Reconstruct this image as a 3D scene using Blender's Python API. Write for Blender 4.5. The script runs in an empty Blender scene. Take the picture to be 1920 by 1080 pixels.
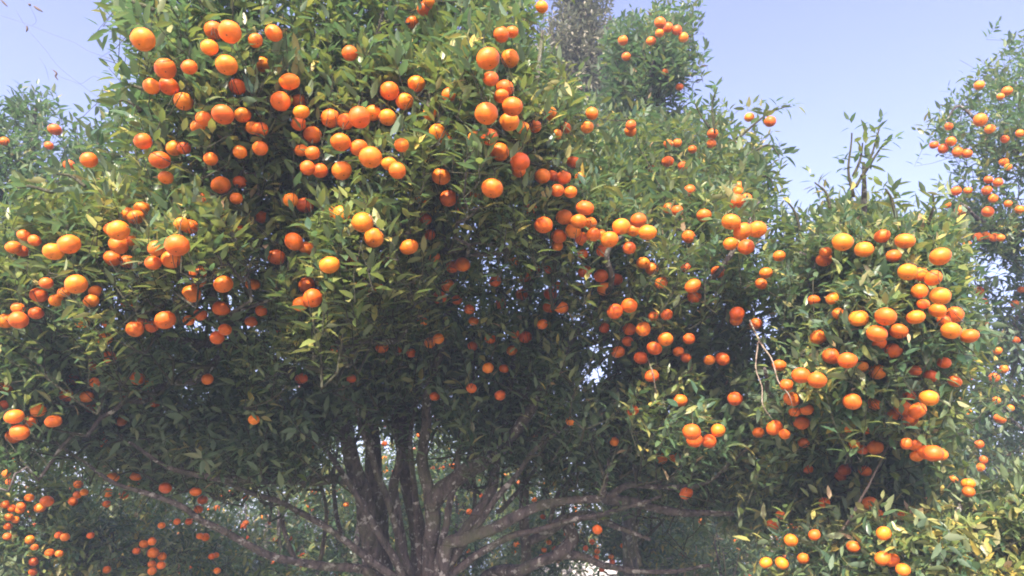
import bpy, math, random
import numpy as np
from mathutils import Vector, Matrix, noise as mnoise

rng = np.random.default_rng(11)
random.seed(11)
scene = bpy.context.scene
col = scene.collection

# ------------------------------------------------------------------ camera
PITCH = math.radians(21.0)
CAM = np.array([0.0, 0.0, 1.6])
FPX = 1397.0                                   # focal length in pixels of the 1920 px wide photograph
cam_d = bpy.data.cameras.new('camera')
cam_d.sensor_width = 36.0
cam_d.lens = 36.0 * FPX / 1920.0
cam_d.clip_start = 0.05
cam_d.clip_end = 6000.0
cam = bpy.data.objects.new('camera', cam_d)
col.objects.link(cam)
cam.location = CAM
cam.rotation_euler = (math.pi / 2 + PITCH, 0, 0)
scene.camera = cam

# ------------------------------------------------------------------ sky, sun, exposure
SUN_EL, SUN_AZ = math.radians(35.0), math.radians(192.0)   # azimuth clockwise from +Y (the view direction)
w = bpy.data.worlds.new('World')
scene.world = w
w.use_nodes = True
wn, wl = w.node_tree.nodes, w.node_tree.links
wn.clear()
sky = wn.new('ShaderNodeTexSky')
sky.sky_type = 'NISHITA'
sky.sun_disc = False
sky.sun_elevation = SUN_EL
sky.sun_rotation = SUN_AZ
sky.altitude = 900
sky.air_density = 1.0
sky.dust_density = 6.0
sky.ozone_density = 0.5
bgn = wn.new('ShaderNodeBackground')
bgn.inputs['Strength'].default_value = 0.15
out = wn.new('ShaderNodeOutputWorld')
tint = wn.new('ShaderNodeMix'); tint.data_type = 'RGBA'; tint.blend_type = 'MULTIPLY'   # the camera's cool-lilac white balance
tint.inputs[0].default_value = 1.0
tint.inputs[7].default_value = (1.15, 0.91, 1.0, 1)
wl.new(sky.outputs[0], tint.inputs[6])
wl.new(tint.outputs[2], bgn.inputs[0])
wl.new(bgn.outputs[0], out.inputs[0])

sun_d = bpy.data.lights.new('sun', 'SUN')
sun_d.energy = 3.5
sun_d.angle = math.radians(0.53)
sun_d.color = (1.0, 0.93, 0.82)
sun = bpy.data.objects.new('sun', sun_d)
col.objects.link(sun)
to_sun = Vector((math.sin(SUN_AZ) * math.cos(SUN_EL), math.cos(SUN_AZ) * math.cos(SUN_EL), math.sin(SUN_EL)))
sun.rotation_euler = to_sun.to_track_quat('Z', 'Y').to_euler()
sun.location = (0, -5, 12)

scene.view_settings.view_transform = 'Standard'
scene.view_settings.look = 'None'
scene.view_settings.exposure = 1.72
scene.view_settings.gamma = 1.0
scene.view_settings.use_curve_mapping = False
scene.render.engine = 'CYCLES'
cy = scene.cycles
cy.max_bounces = 7
cy.diffuse_bounces = 4
cy.glossy_bounces = 2
cy.transmission_bounces = 4
cy.transparent_max_bounces = 4
cy.caustics_reflective = False
cy.caustics_refractive = False
cy.use_denoising = True
cy.filter_width = 1.9

# ------------------------------------------------------------------ helpers
FWD = np.array([0, math.cos(PITCH), math.sin(PITCH)])
UPV = np.array([0, -math.sin(PITCH), math.cos(PITCH)])
RGT = np.array([1.0, 0, 0])

def P(px, py, d):
    """pixel of the photograph + depth along the view axis -> world point"""
    px, py, d = np.asarray(px, float), np.asarray(py, float), np.asarray(d, float)
    a = ((px - 960.0) / FPX * d)[..., None] * RGT
    b = (-(py - 540.0) / FPX * d)[..., None] * UPV
    return CAM + a + b + d[..., None] * FWD

def proj(p):
    q = p - CAM
    d = q @ FWD
    return 960 + FPX * (q @ RGT) / d, 540 - FPX * (q @ UPV) / d, d

def unit(v):
    return v / np.maximum(np.linalg.norm(v, axis=-1, keepdims=True), 1e-9)

def mesh_from(name, verts, faces_flat, loop_tot, mats, mat_idx=None, smooth=True):
    """fast mesh from numpy arrays: flat loop vertex list + loops per face"""
    me = bpy.data.meshes.new(name)
    n, nl, nf = len(verts), len(faces_flat), len(loop_tot)
    me.vertices.add(n)
    me.loops.add(nl)
    me.polygons.add(nf)
    me.vertices.foreach_set('co', np.ascontiguousarray(verts, dtype=np.float32).ravel())
    me.loops.foreach_set('vertex_index', np.ascontiguousarray(faces_flat, dtype=np.int32))
    starts = np.concatenate([[0], np.cumsum(loop_tot)[:-1]]).astype(np.int32)
    me.polygons.foreach_set('loop_start', starts)
    me.polygons.foreach_set('loop_total', np.asarray(loop_tot, dtype=np.int32))
    me.polygons.foreach_set('use_smooth', np.full(nf, smooth, dtype=bool))
    for m in mats:
        me.materials.append(m)
    if mat_idx is not None:
        me.polygons.foreach_set('material_index', np.asarray(mat_idx, dtype=np.int32))
    me.update(calc_edges=True)
    return me

def link(name, me, parent=None, base=None):
    o = bpy.data.objects.new(name, me)
    col.objects.link(o)
    if parent is not None:
        o.parent = parent
        o.matrix_parent_inverse = Matrix.Translation(-Vector(parent.location)) if base is None else base
    return o

def root(name, label, cat, loc, group=None):
    o = bpy.data.objects.new(name, None)
    o.empty_display_size = 0.1
    col.objects.link(o)
    o.location = Vector(loc)
    tag(o, label, cat, group)
    return o

def tag(o, label, cat, group=None):
    o['label'] = label
    o['category'] = cat
    if group:
        o['group'] = group

# ------------------------------------------------------------------ materials
def new_mat(name):
    m = bpy.data.materials.new(name)
    m.use_nodes = True
    nt = m.node_tree
    nt.nodes.clear()
    return m, nt.nodes, nt.links

def set_in(node, **kw):
    for k, v in kw.items():
        k = k.replace('_', ' ')
        if k in node.inputs:
            node.inputs[k].default_value = v

def leaf_material(name, stops, trans_col, rough=0.38, trans=0.28, back=(0.16, 0.23, 0.15)):
    m, n, l = new_mat(name)
    geo = n.new('ShaderNodeNewGeometry')
    oi = n.new('ShaderNodeObjectInfo')
    add = n.new('ShaderNodeMath'); add.operation = 'ADD'
    l.new(geo.outputs['Random Per Island'], add.inputs[0])
    l.new(oi.outputs['Random'], add.inputs[1])
    fr = n.new('ShaderNodeMath'); fr.operation = 'FRACT'
    l.new(add.outputs[0], fr.inputs[0])
    nz = n.new('ShaderNodeTexNoise')                      # clump to clump variation
    nz.inputs['Scale'].default_value = 2.2
    nz.inputs['Detail'].default_value = 2.0
    l.new(geo.outputs['Position'], nz.inputs['Vector'])
    mx = n.new('ShaderNodeMath'); mx.operation = 'MULTIPLY_ADD'
    l.new(nz.outputs['Fac'], mx.inputs[0])
    mx.inputs[1].default_value = 0.9
    mx.inputs[2].default_value = -0.45
    ad2 = n.new('ShaderNodeMath'); ad2.operation = 'ADD'; ad2.use_clamp = True
    l.new(fr.outputs[0], ad2.inputs[0]); l.new(mx.outputs[0], ad2.inputs[1])
    ramp = n.new('ShaderNodeValToRGB')
    el = ramp.color_ramp.elements
    while len(el) < len(stops):
        el.new(0.5)
    for e, (p, c) in zip(el, stops):
        e.position = p
        e.color = (*c, 1)
    l.new(ad2.outputs[0], ramp.inputs[0])
    bk = n.new('ShaderNodeMix'); bk.data_type = 'RGBA'     # the underside of the leaf is paler and matt
    bk.inputs[7].default_value = (*back, 1)
    l.new(ramp.outputs[0], bk.inputs[6])
    bf = n.new('ShaderNodeMath'); bf.operation = 'MULTIPLY'
    bf.inputs[1].default_value = 0.55
    l.new(geo.outputs['Backfacing'], bf.inputs[0])
    l.new(bf.outputs[0], bk.inputs[0])
    pb = n.new('ShaderNodeBsdfPrincipled')
    l.new(bk.outputs[2], pb.inputs['Base Color'])
    rr = n.new('ShaderNodeMath'); rr.operation = 'MULTIPLY_ADD'
    rr.inputs[1].default_value = 0.25; rr.inputs[2].default_value = rough
    l.new(geo.outputs['Backfacing'], rr.inputs[0])
    l.new(rr.outputs[0], pb.inputs['Roughness'])
    set_in(pb, IOR=1.45)
    tr = n.new('ShaderNodeBsdfTranslucent')
    tm = n.new('ShaderNodeMix'); tm.data_type = 'RGBA'; tm.blend_type = 'MIX'
    tm.inputs[0].default_value = 0.6
    tm.inputs[7].default_value = (*trans_col, 1)
    l.new(ramp.outputs[0], tm.inputs[6])
    l.new(tm.outputs[2], tr.inputs['Color'])
    ms = n.new('ShaderNodeMixShader')
    ms.inputs[0].default_value = trans
    l.new(pb.outputs[0], ms.inputs[1]); l.new(tr.outputs[0], ms.inputs[2])
    o = n.new('ShaderNodeOutputMaterial')
    l.new(ms.outputs[0], o.inputs[0])
    return m

M_LEAF = leaf_material('citrus_leaf', [(0.0, (0.042, 0.090, 0.052)), (0.40, (0.068, 0.130, 0.066)), (0.78, (0.110, 0.170, 0.074)), (1.0, (0.23, 0.23, 0.10))], (0.17, 0.34, 0.10), rough=.34, trans=.34)
M_YOUNG = leaf_material('young_citrus_leaf', [(0.0, (0.095, 0.155, 0.045)), (0.5, (0.165, 0.22, 0.065)), (0.82, (0.29, 0.30, 0.10)), (1.0, (0.50, 0.39, 0.09))], (0.30, 0.42, 0.06), rough=.32, trans=0.30)
M_GREY = leaf_material('grey_green_leaf', [(0.0, (0.11, 0.12, 0.09)), (0.5, (0.17, 0.175, 0.12)), (1.0, (0.27, 0.26, 0.18))], (0.2, 0.22, 0.11), rough=0.5)
M_DRY = leaf_material('dry_leaf', [(0.0, (0.22, 0.14, 0.07)), (0.5, (0.34, 0.24, 0.13)), (1.0, (0.45, 0.36, 0.22))], (0.4, 0.3, 0.15), rough=0.7, trans=0.15, back=(0.4, 0.32, 0.2))

def bark_material(name, dark, light, lichen, lichen_amt):
    m, n, l = new_mat(name)
    geo = n.new('ShaderNodeNewGeometry')
    mp = n.new('ShaderNodeMapping')
    mp.inputs['Scale'].default_value = (1, 1, 0.3)
    l.new(geo.outputs['Position'], mp.inputs[0])
    n1 = n.new('ShaderNodeTexNoise'); set_in(n1, Scale=34.0, Detail=6.0, Roughness=0.65)
    l.new(mp.outputs[0], n1.inputs['Vector'])
    r1 = n.new('ShaderNodeValToRGB')
    r1.color_ramp.elements[0].position = 0.32; r1.color_ramp.elements[0].color = (*dark, 1)
    r1.color_ramp.elements[1].position = 0.7; r1.color_ramp.elements[1].color = (*light, 1)
    l.new(n1.outputs['Fac'], r1.inputs[0])
    n2 = n.new('ShaderNodeTexNoise'); set_in(n2, Scale=27.0, Detail=5.0, Roughness=0.62)
    l.new(geo.outputs['Position'], n2.inputs['Vector'])
    r2 = n.new('ShaderNodeValToRGB')
    r2.color_ramp.elements[0].position = 0.62 - 0.1 * lichen_amt; r2.color_ramp.elements[0].color = (0, 0, 0, 1)
    r2.color_ramp.elements[1].position = 0.68 - 0.1 * lichen_amt; r2.color_ramp.elements[1].color = (1, 1, 1, 1)
    l.new(n2.outputs['Fac'], r2.inputs[0])
    mx = n.new('ShaderNodeMix'); mx.data_type = 'RGBA'
    l.new(r2.outputs[0], mx.inputs[0])
    l.new(r1.outputs[0], mx.inputs[6])
    mx.inputs[7].default_value = (*lichen, 1)
    n3 = n.new('ShaderNodeTexNoise'); set_in(n3, Scale=5.0, Detail=6.0, Roughness=0.7)
    l.new(geo.outputs['Position'], n3.inputs['Vector'])
    r3 = n.new('ShaderNodeValToRGB')
    r3.color_ramp.elements[0].position = 0.5; r3.color_ramp.elements[0].color = (0, 0, 0, 1)
    r3.color_ramp.elements[1].position = 0.66; r3.color_ramp.elements[1].color = (.75, .75, .75, 1)
    l.new(n3.outputs['Fac'], r3.inputs[0])
    ms = n.new('ShaderNodeMix'); ms.data_type = 'RGBA'
    l.new(r3.outputs[0], ms.inputs[0]); l.new(mx.outputs[2], ms.inputs[6])
    ms.inputs[7].default_value = (light[0] * .62, light[1] * .82, light[2] * .45, 1)      # moss
    pb = n.new('ShaderNodeBsdfPrincipled')
    l.new(ms.outputs[2], pb.inputs['Base Color'])
    set_in(pb, Roughness=0.85)
    bp = n.new('ShaderNodeBump'); set_in(bp, Strength=1.0, Distance=0.035)
    l.new(n1.outputs['Fac'], bp.inputs['Height'])
    l.new(bp.outputs[0], pb.inputs['Normal'])
    o = n.new('ShaderNodeOutputMaterial')
    l.new(pb.outputs[0], o.inputs[0])
    return m

M_BARK = bark_material('citrus_bark', (0.024, 0.022, 0.022), (0.170, 0.150, 0.138), (0.38, 0.39, 0.36), 0.5)
M_TWIG = bark_material('twig_bark', (0.03, 0.035, 0.016), (0.085, 0.085, 0.045), (0.14, 0.14, 0.09), 0.0)
M_DEAD = bark_material('dead_wood', (0.20, 0.16, 0.12), (0.38, 0.32, 0.25), (0.45, 0.42, 0.37), 0.2)

def fruit_material():
    m, n, l = new_mat('mandarin_peel')
    tc = n.new('ShaderNodeTexCoord')
    oi = n.new('ShaderNodeObjectInfo')
    geo = n.new('ShaderNodeNewGeometry')
    add = n.new('ShaderNodeMath'); add.operation = 'ADD'
    l.new(geo.outputs['Random Per Island'], add.inputs[0]); l.new(oi.outputs['Random'], add.inputs[1])
    fr = n.new('ShaderNodeMath'); fr.operation = 'FRACT'
    l.new(add.outputs[0], fr.inputs[0])
    rp = n.new('ShaderNodeValToRGB')
    el = rp.color_ramp.elements
    el.new(0.5)
    for e, (p, c) in zip(el, [(0.0, (0.70, 0.120, 0.012)), (0.5, (0.80, 0.175, 0.013)), (1.0, (0.88, 0.255, 0.016))]):
        e.position = p; e.color = (*c, 1)
    l.new(fr.outputs[0], rp.inputs[0])
    # blotches
    nz = n.new('ShaderNodeTexNoise'); set_in(nz, Scale=38.0, Detail=3.0)
    l.new(geo.outputs['Position'], nz.inputs['Vector'])
    hs = n.new('ShaderNodeHueSaturation')
    mr = n.new('ShaderNodeMapRange'); set_in(mr, To_Min=0.72, To_Max=1.15)
    mr.inputs['From Min'].default_value = 0.3; mr.inputs['From Max'].default_value = 0.7
    l.new(nz.outputs['Fac'], mr.inputs['Value'])
    l.new(mr.outputs[0], hs.inputs['Value'])
    l.new(rp.outputs[0], hs.inputs['Color'])
    pb = n.new('ShaderNodeBsdfPrincipled')
    l.new(hs.outputs[0], pb.inputs['Base Color'])
    set_in(pb, Roughness=0.42, IOR=1.42, Subsurface_Weight=0.12, Subsurface_Scale=0.006)
    pb.inputs['Subsurface Radius'].default_value = (1.0, 0.35, 0.08)
    vo = n.new('ShaderNodeTexVoronoi'); set_in(vo, Scale=420.0)
    l.new(geo.outputs['Position'], vo.inputs['Vector'])
    bp = n.new('ShaderNodeBump'); set_in(bp, Strength=0.22, Distance=0.002)
    l.new(vo.outputs['Distance'], bp.inputs['Height'])
    l.new(bp.outputs[0], pb.inputs['Normal'])
    o = n.new('ShaderNodeOutputMaterial')
    l.new(pb.outputs[0], o.inputs[0])
    return m

M_FRUIT = fruit_material()

def plain(name, c, rough=0.8):
    m, n, l = new_mat(name)
    geo = n.new('ShaderNodeNewGeometry')
    nz = n.new('ShaderNodeTexNoise'); set_in(nz, Scale=60.0, Detail=3.0)
    l.new(geo.outputs['Position'], nz.inputs['Vector'])
    rp = n.new('ShaderNodeValToRGB')
    rp.color_ramp.elements[0].position = 0.3; rp.color_ramp.elements[0].color = (c[0] * .7, c[1] * .7, c[2] * .7, 1)
    rp.color_ramp.elements[1].position = 0.7; rp.color_ramp.elements[1].color = (min(1, c[0] * 1.25), min(1, c[1] * 1.25), min(1, c[2] * 1.25), 1)
    l.new(nz.outputs['Fac'], rp.inputs[0])
    pb = n.new('ShaderNodeBsdfPrincipled')
    l.new(rp.outputs[0], pb.inputs['Base Color'])
    set_in(pb, Roughness=rough)
    o = n.new('ShaderNodeOutputMaterial')
    l.new(pb.outputs[0], o.inputs[0])
    return m

M_CALYX = plain('calyx_green', (0.09, 0.12, 0.03))
M_SCAR = plain('blossom_end_scar', (0.16, 0.06, 0.015))
M_THREAD = plain('spider_silk', (0.10, 0.10, 0.11))
M_DEBRIS = plain('dry_debris', (0.10, 0.08, 0.07))
M_GRASS = leaf_material('grass_blade', [(0.0, (0.06, 0.09, 0.02)), (0.6, (0.13, 0.15, 0.04)), (1.0, (0.36, 0.28, 0.12))], (0.2, 0.25, 0.05), rough=0.55)

def ground_material():
    m, n, l = new_mat('dry_orchard_soil')
    geo = n.new('ShaderNodeNewGeometry')
    a = n.new('ShaderNodeTexNoise'); set_in(a, Scale=0.7, Detail=7.0, Roughness=0.65)
    b = n.new('ShaderNodeTexNoise'); set_in(b, Scale=14.0, Detail=5.0, Roughness=0.7)
    l.new(geo.outputs['Position'], a.inputs['Vector']); l.new(geo.outputs['Position'], b.inputs['Vector'])
    ra = n.new('ShaderNodeValToRGB')
    ra.color_ramp.elements[0].position = 0.4; ra.color_ramp.elements[0].color = (0.12, 0.14, 0.06, 1)
    ra.color_ramp.elements[1].position = 0.6; ra.color_ramp.elements[1].color = (0.30, 0.26, 0.20, 1)
    l.new(a.outputs['Fac'], ra.inputs[0])
    hs = n.new('ShaderNodeHueSaturation')
    mr = n.new('ShaderNodeMapRange'); set_in(mr, To_Min=0.6, To_Max=1.35)
    l.new(b.outputs['Fac'], mr.inputs['Value']); l.new(mr.outputs[0], hs.inputs['Value'])
    l.new(ra.outputs[0], hs.inputs['Color'])
    pb = n.new('ShaderNodeBsdfPrincipled'); set_in(pb, Roughness=0.95)
    l.new(hs.outputs[0], pb.inputs['Base Color'])
    bp = n.new('ShaderNodeBump'); set_in(bp, Strength=0.6, Distance=0.05)
    l.new(b.outputs['Fac'], bp.inputs['Height']); l.new(bp.outputs[0], pb.inputs['Normal'])
    o = n.new('ShaderNodeOutputMaterial'); l.new(pb.outputs[0], o.inputs[0])
    return m
M_GROUND = ground_material()

# ------------------------------------------------------------------ ground
def gz(x, y):
    return 0.10 * mnoise.noise((x * 0.18, y * 0.18, 3.1)) + 0.03 * mnoise.noise((x * 0.9, y * 0.9, 7.7))

gx = np.concatenate([-np.geomspace(3000, 16, 14), np.linspace(-14, 14, 57), np.geomspace(16, 3000, 14)])
gy = np.concatenate([-np.geomspace(3000, 8, 14), np.linspace(-6, 24, 61), np.geomspace(26, 3000, 14)])
nx, ny = len(gx), len(gy)
V = np.zeros((ny, nx, 3))
for j in range(ny):
    for i in range(nx):
        near = abs(gx[i]) < 40 and abs(gy[j]) < 60
        V[j, i] = (gx[i], gy[j], gz(gx[i], gy[j]) if near else 0.0)
idx = np.arange(nx * ny).reshape(ny, nx)
F = np.stack([idx[:-1, :-1], idx[:-1, 1:], idx[1:, 1:], idx[1:, :-1]], -1).reshape(-1, 4)
go = link('ground', mesh_from('ground', V.reshape(-1, 3), F.ravel(), np.full(len(F), 4), [M_GROUND]))
go['kind'] = 'structure'

# ------------------------------------------------------------------ leaves
# template: midrib 0..3, left 4,5, right 6,7  (x along leaf, y across, z up)
LT_T = np.array([0.0, 0.30, 0.66, 1.0, 0.30, 0.66, 0.30, 0.66])
LT_W = np.array([0, 0, 0, 0, 1.0, 0.80, -1.0, -0.80])
LT_FACES = [(0, 6, 1), (0, 1, 4), (1, 6, 7, 2), (4, 1, 2, 5), (2, 7, 3), (5, 2, 3)]
LT_FLAT = np.array([i for f in LT_FACES for i in f])
LT_TOT = np.array([len(f) for f in LT_FACES])

class Leaves:
    """arrays of leaves: position, axis, normal, length, half width, curl, material index"""
    def __init__(self):
        self.p, self.a, self.n, self.L, self.W, self.c, self.m = [], [], [], [], [], [], []
    def add(self, p, a, n, L, W, c, m):
        self.p.append(p); self.a.append(a); self.n.append(n); self.L.append(L); self.W.append(W); self.c.append(c); self.m.append(m)
    def pack(self):
        for k in 'panLWcm':
            v = getattr(self, k)
            if isinstance(v, list):
                setattr(self, k, np.concatenate(v) if v else np.zeros((0,)))
        return self
    def keep(self, mask):
        for k in 'panLWcm':
            setattr(self, k, getattr(self, k)[mask])
    def frames(self):
        a = unit(self.a)
        s = unit(np.cross(self.n, a))
        n = np.cross(a, s)
        return a, s, n

def leaf_mesh(name, lv, mats):
    a, s, n = lv.frames()
    N = len(a)
    t = LT_T[None, :, None]
    wv = LT_W[None, :, None]
    L, W, c = lv.L[:, None, None], lv.W[:, None, None], lv.c[:, None, None]
    bend = -c * L * (LT_T[None, :, None] ** 2)
    lift = np.abs(wv) * W * 0.30
    v = lv.p[:, None, :] + a[:, None, :] * (t * L) + s[:, None, :] * (wv * W) + n[:, None, :] * (bend + lift)
    off = (np.arange(N) * 8)[:, None]
    return mesh_from(name, v.reshape(-1, 3), (LT_FLAT[None] + off).ravel(), np.tile(LT_TOT, N), mats, np.repeat(lv.m, 6))

def rand_unit(n):
    return unit(rng.normal(size=(n, 3)))

def leaves_on_shoots(base, dirv, length, nl, young, leaf_len, out_lv, leaf_w=0.168, droop=0.25):
    """alternate leaves along each shoot; arrays base (N,3) dirv (N,3) length (N,)"""
    N = len(base)
    d = unit(dirv)
    ref = unit(np.cross(d, rand_unit(N)))
    ref2 = np.cross(d, ref)
    for i in range(nl):
        f = (i + 0.6 + rng.uniform(-.25, .25, N)) / nl
        ang = i * 2.399 + rng.normal(0, .3, N)
        rad = ref * np.cos(ang)[:, None] + ref2 * np.sin(ang)[:, None]
        spread = np.radians(68 - 38 * f + rng.normal(0, 10, N))
        ax = d * np.cos(spread)[:, None] + rad * np.sin(spread)[:, None]
        ax = ax + rng.normal(0, .12, (N, 3)) - np.array([0, 0, droop])[None] * rng.uniform(0, 1, N)[:, None]
        ax = unit(ax)
        up = d * 0.75 + np.array([0, 0, 0.75]) + rng.normal(0, .28, (N, 3)) + rad * -0.1
        sc = rng.uniform(.72, 1.18, N) * (1 - 0.25 * (f > .85))
        L = leaf_len * sc
        keep = rng.uniform(size=N) < 0.93
        p = base + d * (length * f)[:, None] + ax * 0.008
        m = young.astype(int)
        dry = rng.uniform(size=N) < 0.004
        m = np.where(dry, 2, m)
        out_lv.add(p[keep], ax[keep], up[keep], L[keep], (L * leaf_w * rng.uniform(.85, 1.15, N))[keep], rng.uniform(.02, .32, N)[keep], m[keep])

# ------------------------------------------------------------------ wood
def catmull(pts, per=6):
    pts = np.asarray(pts, float)
    ext = np.vstack([2 * pts[0] - pts[1], pts, 2 * pts[-1] - pts[-2]])
    res = []
    for i in range(1, len(ext) - 2):
        p0, p1, p2, p3 = ext[i - 1], ext[i], ext[i + 1], ext[i + 2]
        for k in range(per):
            t = k / per
            res.append(0.5 * ((2 * p1) + (-p0 + p2) * t + (2 * p0 - 5 * p1 + 4 * p2 - p3) * t * t + (-p0 + 3 * p1 - 3 * p2 + p3) * t ** 3))
    res.append(pts[-1])
    return np.array(res)

def tube(pts, rad, sides=8, rough=0.0, seed=0.0, cap=True):
    pts = np.asarray(pts, float)
    n = len(pts)
    tg = np.gradient(pts, axis=0)
    tg = unit(tg)
    u = np.cross(tg[0], [0.31, 0.2, 0.93]);
    if np.linalg.norm(u) < 1e-3:
        u = np.cross(tg[0], [1, 0, 0])
    u = u / np.linalg.norm(u)
    vs = []
    for i in range(n):
        u = u - tg[i] * (u @ tg[i]); u = u / np.linalg.norm(u)
        v = np.cross(tg[i], u)
        for k in range(sides):
            a = 2 * math.pi * k / sides
            dirn = u * math.cos(a) + v * math.sin(a)
            r = rad[i]
            if rough:
                q = pts[i] + dirn * r
                r *= 1 + rough * mnoise.noise((q[0] * 9 + seed, q[1] * 9, q[2] * 5)) + rough * .6 * mnoise.noise((q[0] * 28 + seed, q[1] * 28, q[2] * 14)) + rough * .5 * math.sin(3 * a + seed)
            vs.append(pts[i] + dirn * r)
    fl, tot = [], []
    for i in range(n - 1):
        for k in range(sides):
            k2 = (k + 1) % sides
            fl += [i * sides + k, i * sides + k2, (i + 1) * sides + k2, (i + 1) * sides + k]
            tot.append(4)
    if cap:
        fl += [(n - 1) * sides + k for k in range(sides)]; tot.append(sides)
        fl += [k for k in reversed(range(sides))]; tot.append(sides)
    return np.array(vs), fl, tot

class Parts:
    """join several pieces of geometry"""
    def __init__(self):
        self.v, self.f, self.t, self.n = [], [], [], 0
    def add(self, v, f, t):
        self.v.append(np.asarray(v)); self.f.append(np.asarray(f, dtype=np.int64) + self.n); self.t.append(np.asarray(t)); self.n += len(v)
    def mesh(self, name, mats, smooth=True):
        return mesh_from(name, np.concatenate(self.v), np.concatenate(self.f), np.concatenate(self.t), mats, smooth=smooth)

class Skeleton:
    def __init__(self):
        self.pos = np.zeros((60000, 3), np.float32); self.qc = np.zeros(60000, np.float32); self.par = np.full(60000, -1); self.n = 0
        self.centre = None
        self.rmin = np.zeros(60000); self.hand = np.zeros(60000, bool); self.lvl = np.zeros(60000, np.float32)
    def add(self, p, par, r=0.0, hand=False):
        i = self.n
        self.pos[i] = p; self.par[i] = par; self.rmin[i] = r; self.hand[i] = hand
        self.lvl[i] = 0 if par < 0 else self.lvl[par] + np.linalg.norm(p - self.pos[par])
        if self.centre is not None:
            self.qc[i] = np.linalg.norm(self.pos[i] - self.centre)
        self.n += 1
        return i
    def polyline(self, pts, rads, par=-1):
        for p, r in zip(pts, rads):
            par = self.add(p, par, r, True)
        return par
    def set_centre(self, c):
        self.centre = np.asarray(c, np.float32)
        self.qc[:self.n] = np.linalg.norm(self.pos[:self.n] - self.centre, axis=1)
    def nearest(self, p):
        n = self.n
        p = np.asarray(p, np.float32)
        k = np.flatnonzero((np.abs(self.pos[:n, 0] - p[0]) < .55) & (np.abs(self.pos[:n, 2] - p[2]) < .55))
        if len(k) < 40:
            k = np.arange(n)
        d = self.pos[k] - p
        c = np.sqrt(np.einsum('ij,ij->i', d, d)) + 0.06 * self.lvl[k] + 0.25 * np.maximum(0, d[:, 2])
        if self.centre is not None:                      # wood grows from the inside outwards
            c = c + 1.2 * np.maximum(0, self.qc[k] - np.linalg.norm(p - self.centre))
        return int(k[np.argmin(c)])
    def attach(self, p, step=0.09, wob=0.010, sag=0.03):
        """grow a bent branch from the nearest wood to p"""
        a = self.nearest(p)
        A = self.pos[a].copy()
        D = p - A
        Ld = np.linalg.norm(D)
        k = max(1, int(Ld / step))
        par = a
        g = self.par[a]
        t0 = unit(A - self.pos[g]) if g >= 0 else unit(D)
        ctl = A + (t0 * .6 + unit(D)) * Ld * .32              # leaves along its parent, then bends to p
        for i in range(1, k + 1):
            t = i / k
            q = A * (1 - t) ** 2 + ctl * 2 * t * (1 - t) + p * t * t
            if i < k:
                q = q + rng.normal(0, wob, 3) * min(1, Ld / .4) + np.array([0, 0, -sag * Ld * 4 * t * (1 - t)])
            par = self.add(q, par)
        return par
    def radii(self, tipr=0.0012, e=2.25):
        n = self.n
        acc = np.zeros(n)
        r = np.zeros(n)
        for i in range(n - 1, -1, -1):
            r[i] = max(acc[i] ** (1 / e) if acc[i] > 0 else tipr, tipr)
            if self.hand[i]:
                r[i] = max(self.rmin[i], 0.004)
            elif self.par[i] >= 0:
                acc[self.par[i]] += r[i] ** e
        # nothing thicker than the hand-drawn wood it leaves
        for i in range(n):
            p = self.par[i]
            if p >= 0 and not self.hand[i]:
                r[i] = min(r[i], 0.85 * r[p] if self.hand[p] else r[p])
        return r
    def build(self, tree, thick=0.011):
        n = self.n
        r = self.radii()
        ch = [[] for _ in range(n)]
        for i in range(n):
            if self.par[i] >= 0:
                ch[self.par[i]].append(i)
        # chains of the non-hand wood
        started = []
        for i in range(n):
            if self.hand[i] or self.par[i] < 0:
                continue
            p = self.par[i]
            main = max((c for c in ch[p] if not self.hand[c]), key=lambda c: r[c])
            if self.hand[p] or main != i:
                started.append(i)
        fine = Parts()
        for s in started:
            pts = [self.pos[self.par[s]]]; rr = [r[s]]
            i = s
            while True:
                pts.append(self.pos[i]); rr.append(r[i])
                nxt = [c for c in ch[i] if not self.hand[c]]
                if not nxt:
                    break
                i = max(nxt, key=lambda c: r[c])
            if rr[1] > thick:
                v, f, t = tube(pts, rr, 8, 0.08, s * .37)
                link('branch', mesh_from('branch', v, f, t, [M_BARK]), tree)
            else:
                v, f, t = tube(pts, rr, 5 if rr[1] > .005 else 3, cap=False)
                fine.add(v, f, t)
        if fine.n:
            o = link('twigs', fine.mesh('twigs', [M_TWIG]), tree)
            o['kind'] = 'stuff'

# ------------------------------------------------------------------ crowns
def poly_dist(px, py, poly):
    """signed distance in pixels, inside positive"""
    poly = np.asarray(poly, float)
    A, B = poly, np.roll(poly, -1, 0)
    inside = np.zeros(len(px), bool)
    best = np.full(len(px), 1e9)
    for (x1, y1), (x2, y2) in zip(A, B):
        cond = ((y1 > py) != (y2 > py))
        with np.errstate(divide='ignore', invalid='ignore'):
            xs = (x2 - x1) * (py - y1) / (y2 - y1 + 1e-12) + x1
        inside ^= cond & (px < xs)
        dx, dy = x2 - x1, y2 - y1
        t = np.clip(((px - x1) * dx + (py - y1) * dy) / (dx * dx + dy * dy + 1e-9), 0, 1)
        best = np.minimum(best, np.hypot(px - (x1 + t * dx), py - (y1 + t * dy)))
    return np.where(inside, best, -best)

def depth_field(ctrl):
    c = np.asarray(ctrl, float)
    def f(px, py):
        px, py = np.atleast_1d(np.asarray(px, float)), np.atleast_1d(np.asarray(py, float))
        d2 = (px[:, None] - c[None, :, 0]) ** 2 + (py[:, None] - c[None, :, 1]) ** 2 + 900.0
        wg = d2 ** -1.7
        return (wg * c[None, :, 2]).sum(1) / wg.sum(1)
    return f

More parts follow.
